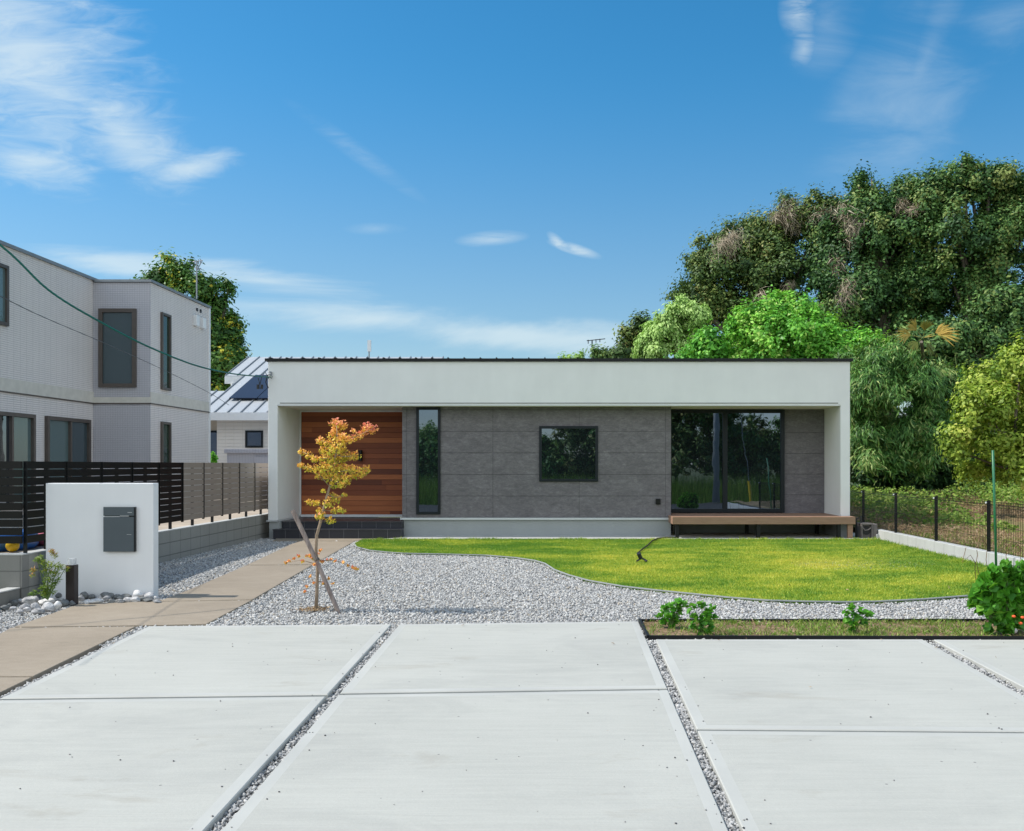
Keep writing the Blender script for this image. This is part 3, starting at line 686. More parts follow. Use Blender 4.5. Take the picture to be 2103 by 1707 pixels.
d = win(house, 2.30, 4.86, .47, 2.73, 19.8, .08, mull=[(3.56, .10)], name='sliding_door', proud=.06)
MB().box(3.50, 3.512, 19.715, 19.74, 1.3, 1.6).build('handle', M['blackgloss'], d)
mb = MB(); mb.tube([(-4.54, 20.19, 1.60), (-4.54, 20.19, 1.84)], .045, 12); mb.box(-4.56, -4.52, 20.2, 20.26, 1.68, 1.76)
mb.build('wall_light', M['black'], house)
mb = MB().box(1.955, 2.055, 18.955, 19.0, .68, .80); mb.box(1.965, 2.045, 18.945, 18.955, .70, .785); mb.build('outdoor_socket', M['blackgloss'], house, bevel=.006)
# downlights in the soffit
for x in (3.4, 4.9, -4.7):
    MB().tube([(x, 19.3, 2.730), (x, 19.3, 2.736)], .06, 14).build('downlight', M['whitemetal'], house)
# service bracket
mb = MB(); mb.box(-6.06, -6.02, FY-.06, FY, 3.36, 3.44); mb.tube([(-6.12, FY-.06, 3.36), (-6.03, FY-.05, 3.40), (-6.0, FY-.06, 3.33), (-6.03, FY-.05, 3.29)], .012, 6)
mb.build('cable_bracket', M['greymetal'], house)

# ------------------------------------------------------------------ deck
dk = thing('wood_deck', (4.1, 18.7, 0), 'low brown wooden deck in front of the sliding glass doors', 'deck')
MB().box(2.235, 5.93, 18.31, 19.795, .43, .452).build('deck_boards', M['deck'], dk)
MB().box(2.225, 5.94, 18.285, 18.31, .305, .455).build('fascia_board', M['deckedge'], dk, bevel=.003)
MB().box(2.225, 2.25, 18.31, 18.99, .305, .454).build('fascia_board', M['deckedge'], dk, bevel=.003)
MB().box(5.915, 5.94, 18.31, 18.64, .305, .454).build('fascia_board', M['deckedge'], dk, bevel=.003)
for x, y in ((2.33, 18.36), (3.98, 18.36), (5.62, 18.36), (2.33, 19.5), (3.98, 19.5), (5.5, 19.5)):
    MB().box(x-.035, x+.035, y-.035, y+.035, .02, .43).build('leg', M['black'], dk)
MB().box(5.80, 5.90, 18.33, 18.40, .02, .43).build('leg', M['deckedge'], dk)

# ------------------------------------------------------------------ mailbox wall
MWY = 10.72
mw = thing('mailbox_wall', W(210, 1224, MWY), 'white free standing gate wall carrying the grey mailbox', 'wall')
x0, _, zt = W(93.5, 992.5, MWY); x1 = W(315, 0, MWY)[0]; zb = float(gz(MWY))
MB().box(x0, x1, MWY, MWY+.14, zb-.1, zt).build('wall_slab', M['stucco_wall'], mw, bevel=.008)
MB().box(x0+.3, x1-.07, MWY+.141, MWY+.24, zb-.1, zb+.93).build('rear_shadow_block', M['stucco_wall'], mw, bevel=.008)  # unseen low block, added for the stepped shadow beside the wall
a = W(216, 1041, MWY); b = W(280.5, 1132.5, MWY)
ml = thing('mailbox', (a[0], MWY, b[2]), 'slate grey wall mounted mailbox with a slotted upper flap', 'mailbox')
zs = W(0, 1060, MWY)[2]; X0, X1, Z0, Z1 = a[0], b[0], b[2], a[2]
MB().box(X0+.006, X1-.004, MWY-.030, MWY-.002, Z0+.004, Z1-.003).build('box_body', M['blackgloss'], ml)
MB().box(X0, X1-.012, MWY-.045, MWY-.032, Z0, zs-.008).build('door', M['mailgrey'], ml, bevel=.002)
MB().box(X0, X1-.012, MWY-.045, MWY-.032, zs+.006, Z1).build('flap', M['mailgrey'], ml, bevel=.002)
MB().box(X1-.010, X1, MWY-.041, MWY-.004, Z0, Z1).build('side_panel', M['blackgloss'], ml)
MB().box(X0, X1-.014, MWY-.0435, MWY-.033, Z1+.0005, Z1+.006).build('top_edge', M['flash'], ml)
MB().box(X0+.0, X0+.19, MWY-.0435, MWY-.033, zs-.0075, zs-.002).build('slot_edge', M['flash'], ml)
MB().box(X0+.195, X0+.30, MWY-.0435, MWY-.033, zs-.001, zs+.0055).build('slot_edge', M['flash'], ml)
MB().box(X1-.085, X1-.035, MWY-.0462, MWY-.0455, zs+.042, zs+.047).build('maker_mark', M['flash'], ml)
MB().box(X1-.095, X1-.04, MWY-.0462, MWY-.0455, zs-.218, zs-.215).build('maker_mark', M['flash'], ml)
# bollard
bx, by, bz = G(148, 1239)
bo = thing('bollard_light', (bx, by, bz), 'dark brown square bollard light with a clear cap by the mailbox wall', 'bollard light')
zt1 = W(0, 1160, by)[2]; zt2 = W(0, 1147, by)[2]
MB().box(bx-.048, bx+.048, by-.048, by+.048, bz-.05, zt1).build('post', M['brownmetal'], bo, bevel=.004)
MB().tube([(bx, by, zt1+.001), (bx, by, zt2)], .045, 16).build('lens', M['acrylic'], bo)
MB().tube([(bx, by, zt1+.001), (bx, by, zt2-.02)], .026, 12).build('lamp', M['bollardglow'], bo)

# ------------------------------------------------------------------ block walls and slat fence on the left
bw = thing('block_wall', (-6.35, 14, 0), 'grey concrete block wall under the black slat fence', 'wall')
MB().box(-6.42, -6.28, 10.60, 25, -.2, .455).build('wall_run', M['blockY'], bw)
MB().box(-12, -6.28, 10.46, 10.597, -.3, .455).build('wall_run', M['blockX'], bw)
MB().box(-6.425, -6.275, 10.60, 25, .456, .47).build('coping', M['wallconc'], bw)
MB().box(-12, -6.275, 10.455, 10.598, .456, .47).build('coping', M['wallconc'], bw)
lw = MB(); lw.box(-6.44, -6.30, 5.5, 10.45, -.5, .07); o = lw.build('low_wall', M['blockX'], None, label='low grey concrete kerb wall at the left edge in front of the block wall', cat='wall')
MB().box(-6.445, -6.295, 5.5, 10.45, .0705, .085).build('coping', M['wallconc'], o)
MB().box(-60, -6.43, 10.61, 60, .2, .44).build('neighbour_yard', M['yard'], kind='structure')
fence = thing('slat_fence', (-6.33, 10.6, .47), 'black horizontal slat fence on top of the concrete block wall', 'fence')
def slat_panel(p0, p1, axis, mt):
    mb = MB()
    for i in range(10):
        z1 = 1.548-i*.0975; z0 = z1-(.0905 if mt == M['slatreflect'] else .086)
        if axis == 'y': mb.box(-6.335, -6.315, p0, p1, z0, z1)
        else: mb.box(p0, p1, 10.545, 10.565, z0, z1)
    return mb.build('slat_panel', mt, fence, **({'label': 'slat panel with a taupe reflection painted in'} if mt == M['slatreflect'] else {}))
k = NT('fence_slat'); k.col((.009, .0085, .0085)); k.rough(.35); k.b.inputs['Specular IOR Level'].default_value = .25; M['slat'] = k.m
M['slatreflect'] = simple('slat_painted_reflection', (.31, .255, .215), .4, .0, .06)  # grazing reflection on the far panels, put into their colour
DY = .874
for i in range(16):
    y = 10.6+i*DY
    slat_panel(y+.010, y+DY-.010, 'y', M['slat'] if i < 5 else M['slatreflect'])
    mb = MB().box(-6.345, -6.305, y-.009, y+.009, .56 if i else .47, 1.55); mb.build('joint_post', M['blackgloss'], fence)
    ym = y+DY*.55; MB().box(-6.375, -6.337, ym-.02, ym+.02, .47, 1.53).build('post', M['blackgloss'], fence)
for i in range(6):
    x = -6.325-i*DY
    slat_panel(x-DY+.010, x-.010, 'x', M['slat'])
    if i: MB().box(x-.015, x+.015, 10.535, 10.575, .56, 1.55).build('joint_post', M['blackgloss'], fence)
    xm = x-DY*.42; MB().box(xm-.025, xm+.025, 10.57, 10.62, .47, 1.53).build('post', M['blackgloss'], fence)
# toys behind the fence
def ball(name, c, r, mat, sq=1, **t):
    n, m_ = 20, 12; V = []; Fq = []
    for j in range(m_+1):
        for i in range(n):
            th, ph = math.pi*j/m_, 2*math.pi*i/n; V.append((c[0]+r*math.sin(th)*math.cos(ph), c[1]+r*math.sin(th)*math.sin(ph), c[2]+r*sq*math.cos(th)))
    for j in range(m_):
        for i in range(n): Fq.append((j*n+i, j*n+(i+1) % n, (j+1)*n+(i+1) % n, (j+1)*n+i))
    return npmesh(name, V, np.array(Fq), mat, None, None, True, **t)
def ring(name, c, R_, r, mat, sq=1, **t):
    V = []; Fq = []; n, m_ = 28, 10
    for i in range(n):
        for j in range(m_):
            a, b = 2*math.pi*i/n, 2*math.pi*j/m_; V.append((c[0]+(R_+r*math.cos(b))*math.cos(a), c[1]+(R_+r*math.cos(b))*math.sin(a), c[2]+r*sq*math.sin(b)))
    for i in range(n):
        for j in range(m_): Fq.append((i*m_+j, ((i+1) % n)*m_+j, ((i+1) % n)*m_+(j+1) % m_, i*m_+(j+1) % m_))
    return npmesh(name, V, np.array(Fq), mat, None, None, True, **t)
ring('paddling_pool', (-7.3, 11.4, .55), .5, .09, M['blue'], 1.3, label='blue inflatable paddling pool behind the slat fence', cat='paddling pool')
ball('toy_ball', (-6.72, 11.0, .52), .075, M['yellow'], label='yellow toy ball behind the slat fence corner', cat='ball')
ring('swim_ring', (-6.78, 12.1, .52), .22, .08, M['pink'], label='pink swim ring lying behind the slat fence', cat='swim ring')

# ------------------------------------------------------------------ rocks
rk = [(400,970,180,110,0),(600,985,200,70,0),(280,985,95,55,0),(320,1055,140,70,0),(360,1090,95,50,0),(470,1050,120,85,0),(500,1110,170,70,0),(620,1065,165,120,0),(745,1045,115,110,0),(835,1010,120,90,1),(260,1115,100,50,0),(180,1000,100,70,1),(110,1040,90,50,1),(60,1070,100,60,1),(1060,945,90,80,0),(1110,890,130,95,1),(1200,915,90,60,1),(1150,990,120,50,0),(1250,985,180,60,0),(1380,890,130,95,1),(1390,945,110,65,0),(1450,900,85,80,1),(1330,930,90,60,0),(1460,985,95,60,1),(1540,925,90,65,1),(1570,985,120,55,0),(1620,910,170,60,1),(1680,965,120,75,0),(1795,885,150,120,0),(1770,965,120,70,0),(1870,955,110,50,1),(1950,910,150,85,0),(1930,975,120,45,1),(2050,945,90,60,0),(2055,990,105,45,0),(700,905,100,55,1),(780,905,100,70,1),(940,1010,90,60,1),(170,1075,80,45,0)]
def rock(u, v, w_, h_, dk_, i):
    s_ = 6.373; px, py = u/s_, 1080+v/s_; ww, hh = w_/s_, h_/s_
    g = G(px, py+hh*.35); yq = min(g[1], MWY-.06-hh*.25*g[1]/F) if u > 800 else g[1]; g = ((px-CU)*yq/F, yq, float(gz(yq))); sc = g[1]/F; r_ = random.Random(i)
    bm = bmesh.new(); bmesh.ops.create_icosphere(bm, subdivisions=3, radius=1)
    fr = [(Vector((r_.uniform(-1, 1), r_.uniform(-1, 1), r_.uniform(-1, 1))).normalized(), r_.uniform(.55, .9)) for _ in range(9)]
    for ve in bm.verts:
        p = ve.co.copy()
        for nrm, dd in fr:
            t = p.dot(nrm)
            if t > dd: p -= nrm*(t-dd)*.85
        p *= 1+.04*math.sin(9*p.x+i)*math.cos(7*p.y)
        ve.co = Vector((p.x*ww*.55*sc, p.y*ww*.5*sc, p.z*hh*.62*sc))
    me = bpy.data.meshes.new('rock'); bm.to_mesh(me); bm.free(); me.polygons.foreach_set('use_smooth', [True]*len(me.polygons))
    me.materials.append(M['rockdark' if dk_ else 'rock']); o = bpy.data.objects.new('rock', me); C.objects.link(o)
    o.location = (g[0], g[1], g[2]+hh*.30*sc); o.rotation_euler = (r_.uniform(-.15, .15), r_.uniform(-.2, .2), r_.uniform(-.5, .5))
    left = u < 900
    if i == 28: tag(o, 'largest white rock against the right end of the mailbox wall foot', 'rock', 'landscape rocks at the mailbox wall')
    elif i == 31: tag(o, 'rounded white rock at the right corner of the mailbox wall', 'rock', 'landscape rocks at the mailbox wall')
    elif i == 7: tag(o, 'big rounded white rock in front of the small nandina plant', 'rock', 'landscape rocks left of the bollard')
    elif left: tag(o, 'dark grey rock in the pile left of the bollard light' if dk_ else 'white rock in the pile left of the bollard light', 'rock', 'dark rocks left of the bollard' if dk_ else 'white rocks left of the bollard')
    else: tag(o, 'dark grey rock along the foot of the mailbox wall' if dk_ else 'small white rock along the foot of the mailbox wall', 'rock', 'dark rocks at the mailbox wall' if dk_ else 'white rocks at the mailbox wall')
for i, q in enumerate(rk): rock(*q, i)

# ------------------------------------------------------------------ left neighbour
nb = thing('neighbour_house', (-11.5, 20, .4), 'two storey grey tiled house at the left with bronze framed windows', 'house')
LX, NY, RX, NB = -11.5, 22.05, -10.1, 25.7
MB().prism([(-22, 13, .4), (LX, 13, .4), (LX, NB, .4), (-22, NB, .4)], (0, 0, 5.62)).build('wall', M['brickN_Y'], nb)
MB().prism([(LX+.001, NY, .4), (RX-.001, NY, .4), (RX-.001, NY+.02, .4), (LX+.001, NY+.02, .4)], (0, 0, 5.58)).build('front_wall', M['brickN_X'], nb)
MB().prism([(LX+.001, NY+.022, .4), (RX, NY+.022, .4), (RX, NB, .4), (LX+.001, NB, .4)], (0, 0, 5.58)).build('wing_wall', M['brickN_Y'], nb)
rfN = MB(); rfN.prism([(LX+.05, 12.9, 6.02), (LX+.05, NB+.05, 6.02), (-22, NB+.05, 6.02), (-22, 12.9, 6.02)], (0, 0, .07)); 
rfN = rfN.build('roof', M['greymetal'], nb)
MB().prism([(LX+.052, NY-.05, 5.985), (RX+.05, NY-.05, 5.985), (RX+.05, NB+.05, 5.985), (LX+.052, NB+.05, 5.985)], (0, 0, .06)).build('wing_roof', M['greymetal'], nb)
for y0, y1 in ((16.5, 18.9), (19.0, 20.6), (20.7, 21.7)):
    MB().prism([(LX-.1, y0, 6.10), (LX-.1, y1, 6.10), (LX-1.2, y1, 6.13), (LX-1.2, y0, 6.13)], (0, 0, .05)).build('solar_panel', M['solar'], nb)
# storey band
for args in (((LX, LX+.02), (13, NY-.002)), ((RX, RX+.02), (NY, NB))):
    (xa, xb), (ya, yb) = args
    MB().box(xa, xb, ya, yb, 3.03, 3.30).build('storey_band', M['band'], nb); MB().box(xa, xb+.01, ya, yb, 3.0, 3.03).build('storey_joint', M['bronze'], nb)
MB().box(LX+.02, RX+.02, NY-.02, NY-.001, 3.03, 3.17).build('storey_band', M['band'], nb); MB().box(LX+.02, RX+.03, NY-.03, NY-.001, 3.0, 3.029).build('storey_joint', M['bronze'], nb)
MB().box(RX-.03, RX+.03, NB-.05, NB+.05, .45, 5.98).build('downpipe', M['whitemetal'], nb)
win(nb, -11.34, -10.43, 3.41, 5.33, NY, .09, 'bronze', 'glassN', proud=.07)
win(nb, 22.6, 23.12, 3.41, 5.35, RX, .06, 'bronze', 'glassD', axis='x', proud=.06)
win(nb, 22.6, 23.12, .9, 2.6, RX, .06, 'bronze', 'glassD', axis='x', proud=.06)
win(nb, 17.0, 18.62, 4.37, 5.62, LX, .07, 'bronze', 'curtain', axis='x', proud=.06)
win(nb, 17.6, 19.53, .6, 2.6, LX, .08, 'bronze', axis='x', proud=.08, mull=[(18.72, .06)], gl=['glass', 'curtain'])
win(nb, 19.98, 21.82, .6, 2.6, LX, .08, 'bronze', axis='x', proud=.08, mull=[(20.95, .06)], gl=['curtain', 'glassN'])
for y in (24.6, 25.05):
    MB().box(RX, RX+.10, y, y+.22, 5.32, 5.62).build('vent_hood', M['whitemetal'], nb, bevel=.01)
for y in (24.75, 25.0):
    MB().tube([(RX, y+.1, 5.8), (RX+.02, y+.1, 5.8)], .05, 10).build('vent_hole', M['black'], nb)
def antenna(name, u, vb, vt, Y, label, arms, mat='greymetal'):
    b = W(u, vb, Y); t = W(u, vt, Y); a = thing(name, b, label, 'antenna')
    MB().tube([b, t], .02*Y/25, 6).build('mast', M[mat], a)
    mb = MB()
    for (du0, dv0, du1, dv1) in arms: mb.tube([W(u+du0, vt+dv0, Y), W(u+du1, vt+dv1, Y)], .012*Y/25, 5)
    mb.build('elements', M[mat], a); return a
antenna('roof_antenna', 404, 614, 535, 25.4, 'grey television antenna on the roof edge of the tiled house', [(-8, 3, 12, 0), (2, 17, 12, 0), (-4, -1, -4, 8), (4, -2, 4, 8), (8, -3, 8, 7), (-6, 14, 10, 18), (0, 20, 8, 16)])

# ------------------------------------------------------------------ white house behind
wh = thing('white_house', (-10, 31, 0), 'white brick house with a pale standing seam roof and solar panels behind the fence', 'house')
def rz_(Y): return 3.3+.4*(Y-31)
def roofpart(x0, x1, y0, y1, dz=0):
    mb = MB(); mb.prism([(x0, y0, rz_(y0)+dz-.05), (x0, y1, rz_(y1)+dz-.05), (x0, y1, rz_(y1)+dz), (x0, y0, rz_(y0)+dz)], (x1-x0, 0, 0))
    r = mb.build('roof', M['roofmetal'], wh)
    s_ = MB(); x = x0+.02
    while x < x1:
        s_.prism([(x, y0, rz_(y0)+dz), (x, y1, rz_(y1)+dz), (x, y1, rz_(y1)+dz+.045), (x, y0, rz_(y0)+dz+.045)], (.03, 0, 0)); x += .455
    s_.build('seams', M['greymetal'], r); return r
roofpart(-12.5, -5, 31, 35.3); roofpart(-13.25, -5, 35.302, 37.9); roofpart(-17, -12.52, 31, 33.5, -.03)
MB().box(-13.25, -12.3, 35.28, 35.30, rz_(35.3)-.32, rz_(35.3)-.04).build('gutter', M['whitemetal'], wh)
MB().tube([(-12.95, 35.25, rz_(35.3)-.3), (-12.9, 35.2, rz_(35.3)-.6), (-12.6, 35.1, rz_(35.3)-.85)], .05, 6).build('downpipe', M['whitemetal'], wh)
MB().box(-17, -5, 30.93, 30.99, 3.05, 3.32).build('gutter', M['whitemetal'], wh)
MB().box(-12.1, -5, 31.5, 37.5, 0, 3.2).build('wall', M['white_siding'], wh)
MB().box(-17, -12.102, 32.4, 36, 0, 3.2).build('wall', M['tan'], wh)
for q in range(3):
    MB().prism([(-11.95+q*1.02, 32.25, rz_(32.25)+.09), (-11.95+q*1.02, 35.0, rz_(35)+.09), (-11.95+q*1.02, 35.0, rz_(35)+.12), (-11.95+q*1.02, 32.25, rz_(32.25)+.12)], (.99, 0, 0)).build('solar_panel', M['solar'], wh)
win(wh, -11.1, -10.48, 2.12, 2.72, 31.5, .07)
win(wh, -12.75, -12.2, 1.5, 2.75, 32.4, .07)
antenna('panel_antenna', 758, 745, 722, 36, 'white flat panel antenna standing above the roof line', [])
pa = MB(); a = W(755, 722, 36); b = W(762, 699, 36); pa.box(a[0], b[0], 35.95, 36.05, a[2], b[2]); pa.build('panel', M['whitemetal'], bpy.data.objects['panel_antenna'])
sd = thing('garden_shed', (-9.6, 29, 0), 'lilac grey metal storage shed behind the slat fence', 'shed')
a = W(466, 931, 28.5); MB().box(a[0], -7.5, 28.5, 30.2, 0, a[2]).build('shed_body', M['shed'], sd)
b = W(460, 922, 28.4); MB().box(b[0], -7.4, 28.4, 30.3, a[2]+.002, b[2]).build('shed_roof', M['shed'], sd, bevel=.01)
c = W(523, 938, 28.5); MB().box(c[0], -7.6, 28.46, 28.498, .2, c[2]).build('door', M['shed'], sd)
# distant aerial on the right
antenna('television_aerial', 1216, 742, 700, 60, 'thin television aerial far behind the roof line', [(-11, 0, 27, -4), (-8, -2, -8, 6), (0, -2, 0, 5), (8, -3, 8, 4), (16, -4, 16, 3)], 'black')

# ------------------------------------------------------------------ cables
def cable(name, pts, r, mat, **t):
    P = [Vector(W(*p)) for p in pts]; Q = []
    for i in range(len(P)-1):
        p0, p1, p2, p3 = P[max(i-1, 0)], P[i], P[i+1], P[min(i+2, len(P)-1)]
        for k_ in range(6):
            s_ = k_/6; Q.append(.5*((2*p1)+(-p0+p2)*s_+(2*p0-5*p1+4*p2-p3)*s_*s_+(-p0+3*p1-3*p2+p3)*s_**3))
    Q.append(P[-1]); return MB().tube(Q, r, 6).build(name, mat, None, smooth=True, **t)
cable('service_cable', [(-1700, -620, 8.2), (-700, 20, 9.3), (-200, 362, 9.9), (0, 503, 10.3), (100, 596, 10.8), (200, 658, 11.6), (300, 710, 12.75), (400, 750, 14.3), (480, 768, 16.2), (556, 775, 18.6)], .0125, M['cableg'], label='green twisted service cable sagging to the corner of the white house', cat='cable')
cable('telephone_wire', [(-600, 300, 7.5), (0, 608, 12), (100, 656, 14), (215, 705, 17), (330, 757, 20.5), (428, 806, 24), (470, 832, 27)], .006, M['wire'], label='thin grey wire running down across the tiled neighbour house', cat='wire')
mb = MB()
P = lambda u, v: W(u, v, 18.55)
mb.tube([P(552, 778), P(545, 765), P(538, 772), P(534, 790)], .008, 5); mb.tube([P(530, 776), P(533, 786), P(532, 796)], .008, 5); mb.tube([P(550, 770), P(546, 785), P(551, 797)], .012, 5)
mb.tube([P(530, 790), P(530, 799)], .03, 8); mb.tube([P(538, 790), P(537, 799)], .028, 8)
mb.build('cable_clamps', M['plasticblack'], None, label='black cable clamps hanging beside the roof corner of the white house', cat='clamps')

# ------------------------------------------------------------------ right side wall, mesh fence, pole
rw = MB().box(6.43, 6.58, 12.45, 18.6, -.3, .185); rwo = rw.build('garden_wall', M['blockR'], None, bevel=.006, label='low pale concrete wall under the black mesh fence along the lawn', cat='wall')
rw2 = MB().box(6.43, 6.58, 4, 12.2, -.6, .06); rw2.build('garden_wall', M['blockR'], None, bevel=.006, label='lower stretch of pale wall behind the large leafy shrub', cat='wall')
MB().prism([(6.38, 18.3, 0), (6.42, 18.3, 0), (6.42, 18.95, 0), (6.38, 18.95, 0)], (0, 0, .1)).build('garden_kerb', M['wallconc'], kind='structure')
mf = thing('mesh_fence', (6.5, 15.7, .185), 'black wire mesh fence on the low wall beside the lawn', 'fence')
fy = [23.3, 21.4, 19.5, 17.6, 15.7, 13.76, 11.85, 9.9]
for y in fy:
    zb = .185 if y > 12.3 else .06
    if y > 18.7: zb = .05
    p = MB().box(6.483, 6.527, y-.022, y+.022, zb, .965).build('post', M['blackgloss'], mf)
    MB().tube([(6.47, y, .93), (6.455, y, .93)], .014, 8).build('bolt', M['whitemetal'], p)
for a, b in zip(fy[1:], fy[:-1]):
    mb = MB(); n = int((b-a)/.05)
    for i in range(n):
        y = a+.03+i*(b-a-.06)/(n-1); mb.box(6.466, 6.4705, y-.0022, y+.0022, .20, .955)
    for z in (.22, .40, .58, .76, .87, .91, .95): mb.box(6.4602, 6.4655, a+.02, b-.02, z-.0025, z+.0025)
    mb.box(6.455, 6.460, a+.02, b-.02, .905, .915)
    mb.build('mesh_panel', M['blackgloss'], mf)
p0 = (W(2046.5, 1190, 12.9)); p1 = W(2039, 925, 12.75)
MB().tube([p0, ((p0[0]+p1[0])/2, 12.82, (p0[2]+p1[2])/2), p1], .017, 10).build('garden_pole', M['green'], None, smooth=True, label='slender green garden pole leaning in front of the mesh fence', cat='pole')
# hose reel beside the deck
hr = thing('hose_reel_cart', (6.3, 18.4, 0), 'grey brown plastic hose reel box standing beside the deck end', 'hose reel')
a = W(1769, 1075, 18.35); b = W(1793, 1110, 18.35); X0, X1 = a[0], b[0]; Z1 = a[2]
mb = MB(); mb.box(X0, X0+.03, 18.35, 18.7, .02, Z1); mb.box(X1-.03, X1, 18.35, 18.7, .02, Z1); mb.box(X0+.03, X1-.03, 18.35, 18.7, Z1-.035, Z1); mb.box(X0+.03, X1-.03, 18.42, 18.7, .02, Z1-.036)
mb.build('case', M['plasticgrey'], hr, bevel=.006)
MB().box(X1, X1+.10, 18.37, 18.72, .02, Z1-.01).build('side_cover', M['plasticgrey'], hr, bevel=.02)
MB().tube([(X0+.02, 18.33, Z1-.08), (X0+.06, 18.31, Z1-.14), (X0+.13, 18.32, Z1-.13), (X0+.19, 18.33, Z1-.09)], .009, 6).build('hose_end', M['plasticgrey'], hr)
MB().tube([((X0+X1)/2, 18.40, .17), ((X0+X1)/2, 18.60, .17)], .09, 14).build('drum', M['plasticblack'], hr)
tp = MB(); tp.tube([(6.02, 18.5, .02), (6.02, 18.5, .42), (6.05, 18.45, .42)], .022, 8); tp.tube([(6.08, 18.48, .3), (6.10, 18.42, .30)], .03, 8); tp.tube([(6.14, 18.55, .02), (6.14, 18.55, .46)], .018, 8)
tp.build('garden_tap', M['plasticblack'], None, label='black garden tap pipes between the deck and the hose reel', cat='tap')
# spotlight and its cable on the lawn
g = G(1318, 1155)
sp = thing('garden_spotlight', g, 'small black garden spotlight on splayed feet on the lawn', 'spotlight')
for q, an in enumerate((10, 130, 200, 320)):
    MB().tube([(g[0], g[1], g[2]+.07), (g[0]+.09*math.cos(R(an)), g[1]+.09*math.sin(R(an)), g[2]+.02)], .012, 6).build('leg', M['plasticblack'], sp)
MB().tube([(g[0]-.02, g[1], g[2]+.07), (g[0]-.05, g[1]-.02, g[2]+.14)], .032, 12).build('lamp_head', M['plasticblack'], sp)
cp = [G(1316, 1152), G(1309, 1141), G(1318, 1133), G(1330, 1124), G(1340, 1114), G(1352, 1109), G(1368, 1107.5), G(1390, 1108)]
cp = [(p[0], p[1], p[2]+.035) for p in cp]
MB().tube(cp, .013, 6).build('lamp_cable', M['brownmetal'], None, smooth=True, label='dark cable winding over the lawn from the deck to the garden spotlight', cat='cable')
# ------------------------------------------------------------------ maple with its stake
mx_, my_, mz_ = G(649, 1251)
mp_ = thing('maple_sapling', (mx_, my_, mz_), 'slender young maple with orange yellow leaves in the gravel', 'tree')
def mP(u, v, dy=0): return W(u, v, my_+dy)
mb = MB()
tr_ = [(649, 1256), (651, 1211), (652, 1165), (649, 1130), (650.5, 1100), (658.6, 1070.7), (665, 1043.7), (672, 1016.8), (677.5, 999), (684, 971), (688, 941), (693.6, 909), (691, 874)]
mb.tube([mP(u, v) for u, v in tr_], [.021, .019, .018, .017, .0165, .016, .014, .013, .012, .010, .008, .006, .003], 8)
for b in ([(684, 971), (715, 966), (753, 963)], [(677, 999), (655, 975), (631, 960), (616, 955)], [(688, 941), (655, 942), (621, 928)], [(690, 925), (725, 900), (766, 880)], [(688, 935), (710, 938), (731, 936)], [(665, 1043), (650, 1034), (634, 1032)], [(663, 1048), (685, 1050), (702, 1049)], [(652, 1160), (620, 1150), (587, 1156)], [(652, 1150), (690, 1152), (731, 1168)], [(651, 1200), (640, 1190), (630, 1204)], [(652, 1195), (665, 1195), (676, 1188)], [(690, 915), (672, 908), (659, 905)], [(677, 999), (695, 990), (714, 990)], [(672, 1016), (690, 1022), (707, 1017)], [(660, 1065), (655, 1058), (656, 1048)]):
    dy = random.uniform(-.08, .08)
    mb.tube([mP(b[0][0], b[0][1])]+[mP(u, v, dy*(i+1)/len(b)) for i, (u, v) in enumerate(b[1:])], [.006, .004]+[.002]*(len(b)-2), 5)
mb.build('trunk', M['maplebark'], mp_, smooth=True)
cl = [(689,870,14),(702,872,12),(691,883,11),(685,893,14),(702,897,12),(726,885,6),(739,894,10),(753,876,12),(766,882,12),(748,886,11),(715,903,12),(727,899,9),(658,906,12),(675,910,13),(696,909,16),(667,925,12),(685,925,14),(702,925,12),(621,928,9),(634,934,10),(650,944,11),(669,941,12),(685,944,14),(702,941,12),(715,938,11),(731,936,11),(618,955,8),(631,960,10),(648,963,12),(664,960,14),(683,963,16),(702,963,14),(718,963,12),(734,965,11),(753,963,10),(745,973,9),(729,976,10),(658,976,12),(677,979,14),(696,982,13),(712,982,10),(685,995,10),(702,995,9),(715,992,6),(664,1008,5),(707,1017,6),(683,1019,10),(675,1033,13),(691,1025,10),(634,1031,8),(650,1033,8),(642,1031,6),(688,1049,8),(702,1049,8),(656,1049,8),(656,1062,9),(675,1068,9),(663,1056,6),(683,1070,6),(697,1045,6),
 (633,1141,6,9),(642,1146,7,9),(650,1140,6,9),(658,1130,4,9),(661,1154,5,9),(645,1159,5,9),(621,1153,3,9),(603,1147,3,9),(613,1141,3,9),(587,1155,3,9),(594,1152,3,9),(672,1150,3,9),(680,1149,3,9),(688,1153,3,9),(704,1155,2.5,9),(715,1161,3,9),(731,1168,4,9),(725,1165,3,9),(637,1184,3,9),(644,1197,3,9),(630,1204,3,9),(626,1215,2.5,9),(664,1197,3,9),(675,1188,3,9),(683,1198,3,9)]
Ps = []; Ts = []
for q in cl:
    u, v, r = q[:3]; c = np.array(mP(u, v, random.uniform(-.12, .12))); rr = r*my_/F; n = int(10+r*r*.52)
    e = unit(rng.normal(size=(n, 3)))*(rng.random(n)**.45)[:, None]*rr*np.array([1.08, 1.2, .9]); Ps.append(c+e)
    t = .2+.38*np.clip((930-v)/60, 0, 1)*1.0+.25*(abs(u-685)/80)
    if len(q) > 3: t = .62
    Ts.append(t+rng.normal(0, .16, n)+.35*e[:, 2]/rr)
Ps = np.concatenate(Ps); Ts = np.concatenate(Ts); n = len(Ps)
V, Fa = leaves(Ps, rng.normal(size=(n, 3))+np.array([-.5, -.4, .9]), .028, .72, rng.normal(size=(n, 3))*.6+np.array([0, 0, -.8]))
npmesh('crown', V, Fa, M['maple'], mp_, Ts)
a = W(601, 1048, my_-.06); b = W(697, 1252, my_-.06)
